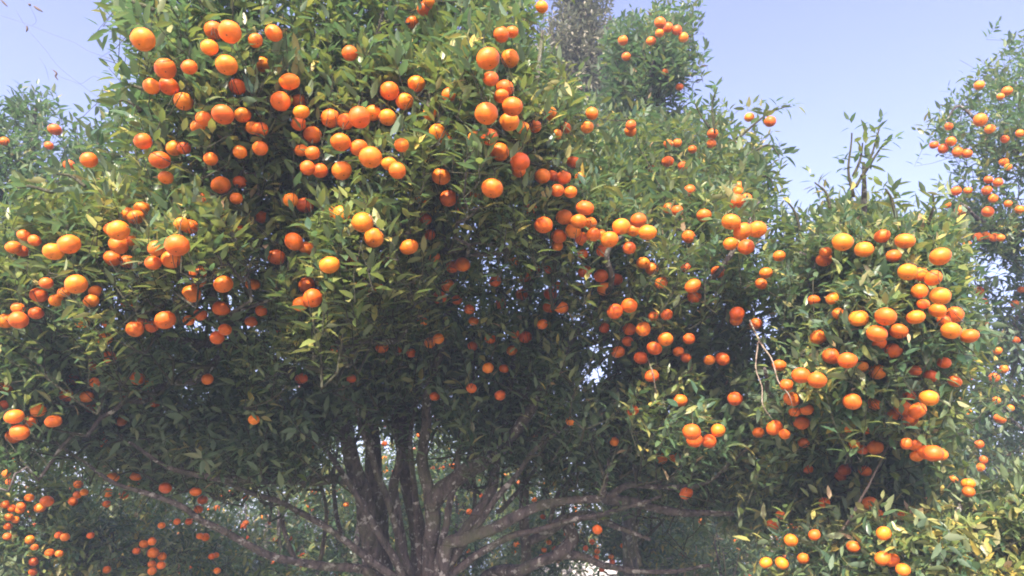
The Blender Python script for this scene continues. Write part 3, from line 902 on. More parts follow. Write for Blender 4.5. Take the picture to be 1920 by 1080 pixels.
S6 = limb(main, sk, [(835, 1050, 3.7), (870, 1012, 3.68), (935, 985, 3.65), (990, 958, 3.6), (1060, 940, 3.6), (1130, 930, 3.58), (1180, 908, 3.55), (1260, 915, 3.5), (1330, 900, 3.4), (1400, 840, 3.3)], [0.034, 0.03128, 0.02856, 0.0272, 0.02448, 0.0204, 0.01768, 0.0136, 0.00952, 0.00544], pre=[bs(.1, -.18, .5), bs(.12, -.2, 1.1)])
limb(main, sk, [(1130, 930, 3.58), (1200, 945, 3.6), (1290, 965, 3.55), (1380, 960, 3.5)], [.028, .024, .017, .01])
S7 = limb(main, sk, [(900, 1100, 4.0), (978, 1067, 3.9), (1051, 1042, 3.85), (1100, 1046, 3.85), (1140, 1063, 3.8), (1230, 1075, 3.8), (1330, 1060, 3.7)], [0.045, 0.0375, 0.03375, 0.0255, 0.0195, 0.0135, 0.0075], pre=[bs(.1, -.05, .5), bs(.2, -.06, 1.1)])
limb(main, sk, [(1046, 1042, 3.85), (1073, 1012, 3.85), (1066, 978, 3.85), (1110, 967, 3.8), (1160, 992, 3.75), (1220, 1010, 3.7)], [.034, .032, .03, .024, .016, .008])
limb(main, sk, [(995, 1015, 3.8), (1030, 995, 3.8), (1064, 974, 3.83)], [.02, .028, .03])
S8 = limb(main, sk, [(985, 1090, 4.5), (979, 960, 4.5), (982, 891, 4.45), (975, 844, 4.4), (1000, 740, 4.2), (1040, 665, 4.0), (1120, 640, 3.8), (1190, 600, 3.6), (1250, 480, 3.4), (1310, 350, 3.6)], [0.04125, 0.0375, 0.0315, 0.027, 0.0225, 0.0195, 0.0165, 0.0135, 0.0105, 0.006], 'trunk', pre=[bs(.25, .2, .2), bs(.4, .3, .9)])
S9 = limb(main, sk, [(700, 1082, 3.9), (600, 1062, 3.8), (520, 1045, 3.7), (470, 1024, 3.65), (420, 995, 3.6), (380, 978, 3.55), (345, 950, 3.5), (290, 927, 3.45), (215, 905, 3.4), (130, 850, 3.3), (60, 780, 3.2)], [0.031, 0.02728, 0.02232, 0.01984, 0.0186, 0.01612, 0.01488, 0.0124, 0.0093, 0.0062, 0.00372], pre=[bs(-.15, -.1, .8), bs(-.18, -.12, 1.3)])
limb(main, sk, [(676, 912, 3.93), (633, 898, 3.85), (567, 902, 3.75), (500, 898, 3.65), (400, 896, 3.55), (320, 880, 3.5), (240, 830, 3.4)], [.03, .027, .024, .02, .015, .01, .006])
limb(main, sk, [(648, 815, 3.9), (623, 803, 3.85), (591, 782, 3.8), (550, 765, 3.7), (480, 760, 3.5)], [.03, .026, .022, .016, .008])
limb(main, sk, [(640, 760, 3.85), (580, 715, 3.7), (530, 687, 3.6), (467, 650, 3.4), (420, 600, 3.2), (390, 540, 3.0), (340, 420, 2.8), (300, 330, 2.7)], [.036, .032, .03, .028, .024, .018, .012, .006])
limb(main, sk, [(467, 650, 3.4), (380, 640, 3.2), (280, 620, 3.1), (180, 560, 2.9), (100, 500, 2.8)], [.02, .017, .014, .01, .006])
limb(main, sk, [(545, 480, 3.4), (530, 340, 3.0), (548, 290, 2.8), (500, 220, 2.6), (420, 120, 2.5), (300, 60, 2.4)], [.022, .02, .018, .014, .01, .006])
limb(main, sk, [(548, 290, 2.8), (570, 260, 2.7), (640, 200, 2.6), (700, 100, 2.6), (720, -80, 2.8)], [.016, .014, .012, .009, .006])
limb(main, sk, [(690, 560, 4.0), (660, 520, 3.5), (640, 470, 3.0), (620, 440, 2.7)], [.02, .017, .013, .008])
limb(main, sk, [(850, 520, 3.5), (910, 420, 3.2), (960, 340, 2.9), (1000, 200, 2.7), (1020, 60, 2.8)], [.02, .018, .014, .01, .006])
limb(main, sk, [(1130, 560, 3.35), (1150, 520, 3.0), (1140, 470, 2.9), (1180, 420, 2.95)], [.012, .011, .009, .006])
limb(main, sk, [(1190, 600, 3.6), (1290, 560, 3.3), (1370, 480, 3.0), (1420, 380, 3.3)], [.018, .015, .011, .006])
# thin bare shoots that stand up between the stems
for a in [[(600, 1050, 4.3), (612, 960, 4.3), (590, 880, 4.3), (580, 800, 4.2)], [(640, 1000, 4.4), (625, 900, 4.4), (632, 820, 4.3)], [(880, 1010, 4.4), (890, 930, 4.4), (885, 860, 4.3), (900, 800, 4.2)], [(1030, 990, 4.2), (1045, 930, 4.2), (1075, 880, 4.1), (1090, 820, 4.0)], [(930, 960, 4.0), (980, 915, 4.1), (1010, 870, 4.1), (1030, 830, 4.0)], [(560, 1060, 4.0), (530, 980, 4.0), (545, 900, 3.9), (520, 830, 3.8)], [(1200, 1060, 4.0), (1190, 1000, 4.0), (1205, 940, 3.9), (1240, 900, 3.7)]]:
    limb(main, sk, a, [.014, .012, .009, .006], sides=6, rough=.05)
# slender stems fanning out of the stool
for a in [[(760, 1085, 3.8), (700, 980, 3.75), (630, 870, 3.7), (570, 790, 3.6), (520, 740, 3.5)], [(770, 1085, 3.9), (735, 960, 3.85), (690, 840, 3.8), (665, 760, 3.75), (640, 700, 3.7)], [(790, 1085, 3.95), (780, 960, 3.95), (772, 850, 3.95), (780, 760, 3.9), (775, 690, 3.8)],
          [(815, 1085, 3.8), (840, 970, 3.8), (858, 860, 3.8), (868, 780, 3.75), (890, 710, 3.7)], [(830, 1080, 3.75), (890, 990, 3.7), (960, 900, 3.7), (1010, 840, 3.65), (1070, 790, 3.6)], [(840, 1080, 3.75), (930, 1020, 3.7), (1040, 985, 3.65), (1150, 960, 3.6), (1240, 930, 3.5)],
          [(740, 1080, 3.8), (640, 1010, 3.75), (540, 950, 3.7), (450, 915, 3.6), (380, 880, 3.5)]]:
    limb(main, sk, a, [.02, .018, .014, .011, .007], sides=9, rough=.12)
limb(main, sk, [(1215, 670, 3.2), (1226, 705, 3.05), (1234, 747, 3.1), (1238, 803, 3.3), (1250, 832, 3.45)], [.003, .003, .0026, .0022, .0015], sides=5, rough=0, mat=M_DEAD)

centre_main = np.array([-0.3, 4.0, 1.9])
MAIN_BACK = lambda px: np.interp(px, [-150, 120, 480, 2000], [3.4, 3.6, 5.5, 5.5])
sk.set_centre(centre_main)
scaf = crown_points(170, POLY['main'], lambda x, y: FRONT['main'](x, y) + 0.35, MAIN_BACK, front_share=.5, thr=-1)[0]
for q in scaf[np.argsort(np.linalg.norm(scaf - centre_main, axis=1))]:
    sk.attach(q, step=.16, wob=.03)
lv = Leaves()
fruit_shoots('main', sk, lv, .4, .064)
pts, px, py, dp, df = crown_points(8800, POLY['main'], lambda x, y: FRONT['main'](x, y) + 0.10, MAIN_BACK, front_share=.68)
yp = 0.14 + 0.42 * ((df < .35) & (py < 600) & (px < 1450)) + 0.3 * (np.hypot((px - 680) / 1.2, (py - 400)) < 230)  # young share also puts the sunlit brightness of the face into leaf colour
yp = yp - 0.3 * ((px < 560) & (py < 260))  # fewer pale leaves here: the shade of this corner is put into colour
grow(main, sk, pts, centre_main, yp, .061, nl=11, lv=lv)
# sunlit sprays on the face of the crown
for poly_, n_, yg, dz in [([(430, 380), (560, 330), (700, 360), (850, 420), (860, 520), (740, 610), (600, 600), (500, 560), (450, 470)], 480, .8, .03),
                      ([(30, 350), (230, 330), (400, 330), (480, 420), (400, 470), (200, 440), (60, 430)], 330, .65, .03),
                      ([(560, 60), (800, 20), (1000, 80), (1100, 200), (1000, 300), (850, 330), (600, 180)], 420, .55, .05),
                      ([(1000, 350), (1250, 220), (1430, 260), (1430, 400), (1250, 380), (1000, 390)], 380, .5, .05),
                      ([(1150, 690), (1290, 680), (1330, 740), (1270, 800), (1210, 790)], 80, .7, .02)]:
    pts, px, py, dp, df = crown_points(n_, poly_, lambda x, y: FRONT['main'](x, y) + dz, MAIN_BACK, front_share=1.0, thick_front=.35, round_px=30, thr=-.1, clump=4.5)
    grow(main, sk, pts, centre_main, np.full(n_, yg), .066, nl=10, lv=lv, up=.9, slen=(.10, .22))
pts, px, py, dp, df = crown_points(1000, [(430, 150), (1380, 260), (1420, 700), (1000, 800), (450, 740), (380, 400)], lambda x, y: np.maximum(FRONT['main'](x, y) + .9, 4.0), 5.6, front_share=.3, thr=-1)
grow(main, sk, pts, centre_main, np.full(len(pts), .1), .09, nl=9, lv=lv)
# the shaded underside of the crown, dense down to where the stems show
UNDER = [(-120, 560), (120, 640), (420, 640), (620, 600), (900, 560), (1180, 640), (1400, 640), (1440, 760), (1400, 830), (1380, 900), (1330, 965), (1260, 935), (1180, 925), (1100, 880), (1000, 880), (900, 850), (860, 800), (760, 775), (660, 760), (600, 800), (560, 860), (480, 890), (400, 900), (260, 905), (150, 850), (90, 800), (20, 830), (-120, 800)]
pts, px, py, dp, df = crown_points(2300, UNDER, lambda x, y: FRONT['main'](x, y) + 0.15, MAIN_BACK, front_share=.5, thick_front=1.0, round_px=50)
grow(main, sk, pts, centre_main, np.full(len(pts), .08), .078, nl=11, lv=lv, up=.15, rnd=.7)
for a in [[(1340, 250, 3.9), (1335, 200, 3.9), (1345, 168, 3.9)], [(1380, 260, 3.8), (1430, 222, 3.8), (1482, 196, 3.8)], [(1330, 240, 3.9), (1310, 210, 3.9), (1300, 190, 3.9)], [(1400, 290, 3.7), (1440, 275, 3.7), (1462, 292, 3.7)], [(1400, 340, 3.6), (1435, 330, 3.6), (1452, 350, 3.6)], [(280, 60, 2.2), (240, 40, 2.2), (222, 48, 2.2)], [(290, 20, 2.25), (250, 5, 2.25), (232, -12, 2.25)], [(270, 170, 2.4), (240, 160, 2.4), (222, 158, 2.4)], [(260, 210, 2.5), (230, 190, 2.5), (215, 190, 2.5)], [(100, 360, 2.5), (55, 350, 2.5), (25, 352, 2.5)], [(160, 350, 2.5), (135, 330, 2.5), (110, 325, 2.5)]]:
    sprig(main, sk, lv, a, .07)
# thin dead twigs in the shade under the crown
for q in crown_points(150, [(420, 820), (600, 760), (900, 800), (1150, 860), (1380, 900), (1380, 1080), (420, 1080)], lambda x, y: 3.3 + 0 * x, 4.9, thr=-1)[0]:
    sk.attach(q, step=.08, wob=.012)
sk.build(main)
emit_foliage(main, lv, CITRUS, singles=300)

# ------------------------------------------------------------------ other trees drawn from their outline
def outline_tree(key, label, base, trunk_pts, trunk_r, n_shoots, back, leaf_len, young_p, singles, limbs=(), zmax=4.6, **kw):
    b = np.array([base[0], base[1], gz(base[0], base[1]) - .05])
    tr = root('mandarin_tree', label, 'tree', b)
    sk = Skeleton()
    limb(tr, sk, trunk_pts, trunk_r, 'trunk', pre=[b, b + np.array([0.02, 0, .5])], sides=12)
    for p, r in limbs:
        limb(tr, sk, p, r)
    cen = P(*trunk_pts[len(trunk_pts) // 2])
    sk.set_centre(cen)
    lv = Leaves()
    sc = crown_points(max(30, n_shoots // 35), POLY[key], lambda x, y: FRONT[key](x, y) + .35, back, front_share=.5, thr=-1, zmax=zmax)[0]
    for q in sc[np.argsort(np.linalg.norm(sc - cen, axis=1))]:
        sk.attach(q, step=.16, wob=.03)
    fruit_shoots(key, sk, lv, young_p, leaf_len * .94)
    pts, px, py, dp, df = crown_points(n_shoots, POLY[key], lambda x, y: FRONT[key](x, y) + .10, back, zmax=zmax, **kw)
    grow(tr, sk, pts, cen, np.full(len(pts), young_p), leaf_len, lv=lv)
    return tr, sk, lv, cen

tr_r, sk, lv, cen = outline_tree('right', 'mandarin tree with sunlit leafy shoots and heavy bunches, beside the many-stemmed tree', (1.95, 4.0), [(1600, 1080, 3.9), (1590, 900, 3.8), (1610, 740, 3.6), (1630, 560, 3.4), (1620, 400, 3.2), (1622, 300, 3.1)], [.09, .08, .06, .05, .035, .02, .012, .006], 3900, 4.6, .066, .38, 0,
    limbs=[([(1590, 900, 3.8), (1500, 830, 3.5), (1450, 760, 3.2), (1430, 690, 3.0)], [.03, .024, .015, .006]), ([(1610, 740, 3.6), (1690, 690, 3.2), (1760, 640, 2.8), (1800, 600, 2.7)], [.035, .025, .015, .007]), ([(1630, 560, 3.4), (1560, 510, 3.1), (1500, 470, 3.0)], [.025, .016, .007])])
limb(tr_r, sk, [(1672, 815, 3.2), (1655, 856, 3.02), (1630, 905, 2.97), (1611, 935, 2.95), (1588, 985, 2.95), (1566, 1019, 2.95), (1546, 1024, 2.95)], [.003, .004, .0045, .005, .0055, .005, .0025], sides=7, rough=.06, mat=M_DEAD)
limb(tr_r, sk, [(1405, 600, 3.15), (1428, 645, 2.95), (1447, 672, 2.84), (1462, 715, 2.78), (1482, 742, 2.74), (1487, 768, 2.72)], [.004, .0035, .003, .0026, .002, .0012], sides=6, rough=.04, mat=M_DEAD)
limb(tr_r, sk, [(1425, 640, 2.95), (1415, 690, 2.88), (1428, 728, 2.84), (1432, 760, 2.8), (1448, 785, 2.8)], [.003, .003, .0025, .002, .0012], sides=6, rough=.04, mat=M_DEAD)
for a in [[(1600, 370, 2.95), (1590, 320, 2.95), (1596, 252, 2.95)], [(1605, 350, 3.0), (1630, 300, 3.0), (1652, 243, 3.0)], [(1615, 330, 3.0), (1640, 292, 3.0), (1660, 268, 3.0)], [(1600, 330, 3.0), (1612, 300, 3.0), (1618, 268, 3.0)], [(1740, 420, 2.6), (1752, 385, 2.6), (1750, 360, 2.6)], [(1500, 430, 3.0), (1490, 395, 3.0), (1470, 370, 3.0)], [(1555, 390, 2.9), (1548, 360, 2.9), (1530, 342, 2.9)], [(1680, 410, 2.6), (1672, 375, 2.6), (1660, 355, 2.6)]]:
    sprig(tr_r, sk, lv, a, .056)
sk.build(tr_r)
emit_foliage(tr_r, lv, CITRUS, singles=300)

tr, sk, lv, cen = outline_tree('far_right', 'tall open mandarin tree with bare grey boughs and small fruit against the sky', (4.0, 5.7), [(1985, 1000, 5.4), (1975, 700, 5.3), (1950, 450, 5.1), (1925, 270, 4.9), (1905, 150, 4.7)], [.08, .07, .05, .04, .025, .015, .008], 2000, 6.2, .066, .25, 0, zmax=5.6, clump=3.4, thr=0.0,
    limbs=[([(1910, 300, 4.7), (1880, 262, 4.5), (1840, 235, 4.35), (1800, 200, 4.3), (1775, 225, 4.3)], [.016, .013, .010, .008, .005]), ([(1945, 450, 5.05), (1850, 420, 4.5), (1800, 380, 4.3)], [.02, .014, .007])])
sk.build(tr)
emit_foliage(tr, lv, CITRUS, singles=0)

tr, sk, lv, cen = outline_tree('rear', 'mandarin tree rising behind the many-stemmed one, small fruit clustered near its tip', (0.9, 6.3), [(1180, 900, 5.6), (1190, 600, 5.4), (1200, 350, 5.1), (1215, 200, 4.9), (1230, 100, 4.7), (1245, 40, 4.6)], [.08, .07, .05, .035, .02, .012, .007], 1200, 5.9, .066, .2, 0, zmax=5.6)
sk.build(tr)
emit_foliage(tr, lv, CITRUS, singles=0)

tr, sk, lv, cen = outline_tree('left', 'dark shady mandarin tree below the drifting spider threads', (-3.5, 5.3), [(10, 900, 5.0), (20, 600, 4.9), (40, 400, 4.8), (60, 280, 4.7), (70, 200, 4.6)], [.08, .06, .05, .03, .018, .008], 1600, 5.3, .072, .04, 0, zmax=4.9)
sk.build(tr)
emit_foliage(tr, lv, CITRUS, singles=60)

tr, sk, lv, cen = outline_tree('beyond', 'mandarin tree with low spreading boughs just beyond the arching limb', (1.35, 7.0), [(1215, 1090, 6.6), (1200, 1000, 6.5), (1150, 930, 6.4)], [.05, .045, .03, .018, .008], 700, 7.2, .07, .3, 0, zmax=3.2, round_px=40)
sk.build(tr)
emit_foliage(tr, lv, CITRUS, singles=0)

tr, sk, lv, cen = outline_tree('low_left', 'bushy sunlit mandarin tree with many small fruit under the dark shady tree', (-2.7, 4.9), [(150, 1200, 4.5), (160, 1080, 4.5), (150, 980, 4.5), (140, 900, 4.4)], [.05, .045, .03, .018, .008], 2000, 5.6, .062, .4, 0, zmax=2.6)
sk.build(tr)
emit_foliage(tr, lv, CITRUS, singles=0)

tr, sk, lv, cen = outline_tree('young', 'low young mandarin tree with bright yellow-green leaves beside the fruit-laden tree', (1.8, 3.2), [(1800, 1200, 2.9), (1790, 1080, 2.9), (1780, 1000, 2.9), (1800, 940, 2.9)], [.05, .045, .03, .018, .008], 2200, 3.4, .068, .6, 0, zmax=2.3)
sk.build(tr)
emit_foliage(tr, lv, CITRUS, singles=200)

# ------------------------------------------------------------------ grey-green tree far behind, above the crown
def ellipsoid_points(n, c, rad, shell=.55):
    d = rand_unit(n)
    k = rng.uniform(shell, 1.0, n) ** .8
    p = d * k[:, None]
    lump = np.array([1 + .28 * mnoise.noise((q[0] * 2.3 + c[0], q[1] * 2.3 + c[1], q[2] * 2.3)) for q in d])
    return np.asarray(c) + p * lump[:, None] * np.asarray(rad)

gb = np.array([1.75, 8.6, 0.0]); gb[2] = gz(gb[0], gb[1]) - .05
gt = root('grey_tree', 'tall feathery grey-green tree without fruit behind the citrus crowns', 'tree', gb)
sk = Skeleton()
limb(gt, sk, [(1085, 300, 7.0), (1080, 200, 7.0), (1090, 90, 7.0), (1100, -30, 7.0)], [.13, .11, .09, .06, .04, .02], 'trunk', pre=[gb, gb + np.array([0, 0, 2.0])])
limb(gt, sk, [(1082, 190, 7.0), (1050, 120, 6.9), (1030, 40, 6.9)], [.035, .025, .01])
limb(gt, sk, [(1086, 140, 7.0), (1120, 90, 6.9), (1145, 30, 6.9)], [.03, .02, .01])
lv = Leaves()
gp = np.concatenate([ellipsoid_points(420, P(1085, 60, 7.0), (.40, .5, .62), .1), ellipsoid_points(260, P(1045, 115, 6.8), (.36, .4, .45), .1), ellipsoid_points(300, P(1128, 150, 6.8), (.24, .4, .65), .1), ellipsoid_points(240, P(1075, -60, 7.0), (.35, .5, .4), .1)])
grow(gt, sk, gp, P(1085, 150, 7.0), np.zeros(len(gp)), .066, nl=9, lv=lv, slen=(.14, .34))
sk.build(gt)
emit_foliage(gt, lv, [M_GREY, M_GREY, M_DRY])

# ------------------------------------------------------------------ orchard trees farther back (two crowns, copied)
FAR_FRUIT = []        # (centre, radius) on far trees
def far_tree_proto(seed, h, rad):
    tr = root('mandarin_tree', '', 'tree', (0, 0, 0))
    sk = Skeleton()
    c = np.array([0, 0, h * .55])
    limb(tr, sk, [], [.085, .07, .05, .03, .012], 'trunk', pre=[(0, 0, -.1), (.02, 0, .4), (-.03, .03, .9), (.03, .0, h * .55), (0, 0, h * .8)], sides=10)
    for k in range(5):
        a = k * 1.257 + seed
        limb(tr, sk, [], [.035, .025, .016, .007], pre=[(0, 0, .55 + .06 * k), (math.cos(a) * .35, math.sin(a) * .35, h * .38), (math.cos(a) * .7 * rad, math.sin(a) * .7 * rad, h * .55), (math.cos(a) * .8 * rad, math.sin(a) * .8 * rad, h * .72)], sides=7)
    pts = ellipsoid_points(1700, c, (rad, rad, h * .47), .45)
    nz = np.array([mnoise.noise((q[0] * 2.6 + seed, q[1] * 2.6, q[2] * 2.6)) for q in pts])
    pts = pts[(nz > -.25) & (pts[:, 2] > .35)]
    lv = Leaves()
    keep = FRUIT_CLEAR[:]
    FRUIT_CLEAR.clear()
    grow(tr, sk, pts, c - np.array([0, 0, .4]), np.full(len(pts), .3), .08, nl=9, lv=lv)
    sk.build(tr, thick=.02)
    emit_foliage(tr, lv, CITRUS)
    FRUIT_CLEAR.extend(keep)
    fr = ellipsoid_points(95, c, (rad * 1.03, rad * 1.03, h * .48), .97)
    return tr, fr[fr[:, 2] > .5]

def copy_tree(o):
    c = o.copy(); col.objects.link(c)
    for ch in list(o.children):
        k = ch.copy(); col.objects.link(k); k.parent = c
    return c

protos = [far_tree_proto(1.3, 3.1, 1.4), far_tree_proto(5.1, 2.8, 1.3)]
spots = [(-3.4, 6.9, 'orchard mandarin tree just behind the bushy sunlit tree'), (-1.5, 7.6, 'orchard mandarin tree seen between the stems and the low dark limb of the big tree'),
         (-0.5, 8.4, 'orchard mandarin tree seen through the stems of the big tree'), (2.5, 7.6, 'orchard mandarin tree beyond the arching low limb'),
         (-4.9, 8.8, ''), (4.3, 8.2, ''), (-2.9, 9.4, ''), (-0.9, 9.9, ''), (2.5, 11.4, ''), (5.4, 9.4, ''), (5.4, 6.9, ''), (-5.6, 6.3, ''), (3.2, 10.6, ''), (-0.6, 12.8, ''), (3.0, 13.6, ''), (-2.4, 12.6, ''), (4.9, 12.6, ''), (-5.0, 12.2, '')]
used = [False, False]
for i, (x, y, lab) in enumerate(spots):
    k = i % 2
    pr, fr = protos[k]
    t = pr if not used[k] else copy_tree(pr)
    used[k] = True
    t.location = (x, y, gz(x, y))
    rz = i * 1.7
    t.rotation_euler = (0, 0, rz)
    sc = 0.92 + 0.07 * ((i * 7) % 4) + (0.25 if y > 9 else 0)
    t.scale = (sc, sc, sc * (.96 + .05 * (i % 3)))
    if lab:
        tag(t, lab, 'tree')
    else:
        tag(t, 'mandarin tree in the orchard rows far behind the big tree', 'tree')
        t['group'] = 'orchard trees far behind'
    R = Matrix.Translation(t.location) @ Matrix.Rotation(rz, 4, 'Z') @ Matrix.Diagonal((*t.scale, 1))
    for q in fr:
        FAR_FRUIT.append((np.array(R @ Vector(q)), rng.uniform(.026, .034)))

# ------------------------------------------------------------------ fruits
def fruit_geo(seg, rings, seed, scar=True):
    """flattened globe with a neck hollow, faint segment ribs and a small blossom-end scar, radius 1"""
    v, fl, tot, mi = [], [], [], []
    ths = [math.pi * j / (rings - 1) for j in range(rings - 1)] + [math.pi - .07, math.pi]
    for j in range(rings + 1):
        th = ths[j]
        for i in range(seg):
            ph = 2 * math.pi * i / seg
            r = 1.0 + .012 * math.cos(9 * ph + seed) * math.sin(th) ** 2 + .03 * mnoise.noise((math.cos(ph) * math.sin(th) * 1.3 + seed, math.sin(ph) * math.sin(th) * 1.3, math.cos(th) * 1.3))
            z = math.cos(th) * .86 * r
            z -= .10 * math.exp(-(th / .33) ** 2)
            z += .07 * math.exp(-((math.pi - th) / .30) ** 2)
            v.append((math.sin(th) * math.cos(ph) * r, math.sin(th) * math.sin(ph) * r, z))
    for j in range(rings):
        for i in range(seg):
            i2 = (i + 1) % seg
            a, b, c, d = j * seg + i, (j + 1) * seg + i, (j + 1) * seg + i2, j * seg + i2
            if j == 0:
                fl += [a, b, c]; tot.append(3)
            elif j == rings - 1:
                fl += [a, b, d]; tot.append(3)
            else:
                fl += [a, b, c, d]; tot.append(4)
            mi.append(1 if (scar and j == rings - 1) else 0)
    return np.array(v), fl, tot, mi

fruit_meshes = []
for k in range(5):
    v, fl, tot, mi = fruit_geo(24, 17, k * 3.7)
    fruit_meshes.append(mesh_from('mandarin', v, fl, tot, [M_FRUIT, M_SCAR], mi))
# stalk with its five-pointed calyx
sp = Parts()
star = [(0, 0, .80)]
for k in range(10):
    rr_ = .22 if k % 2 == 0 else .10
    star.append((rr_ * math.cos(k * math.pi / 5), rr_ * math.sin(k * math.pi / 5), .775 if k % 2 == 0 else .79))
sp.add(np.array(star), [i for k in range(10) for i in (0, 1 + k, 1 + (k + 1) % 10)], [3] * 10)
calyx_mesh = sp.mesh('calyx', [M_CALYX])
sp = Parts()
v, f_, t_ = tube([(0, 0, .74), (.02, .01, 1.0), (.0, .02, 1.25), (0, 0, 1.5)], [.06, .045, .045, .05], 6)
sp.add(v, f_, t_)
stalk_mesh = sp.mesh('stalk', [M_CALYX])

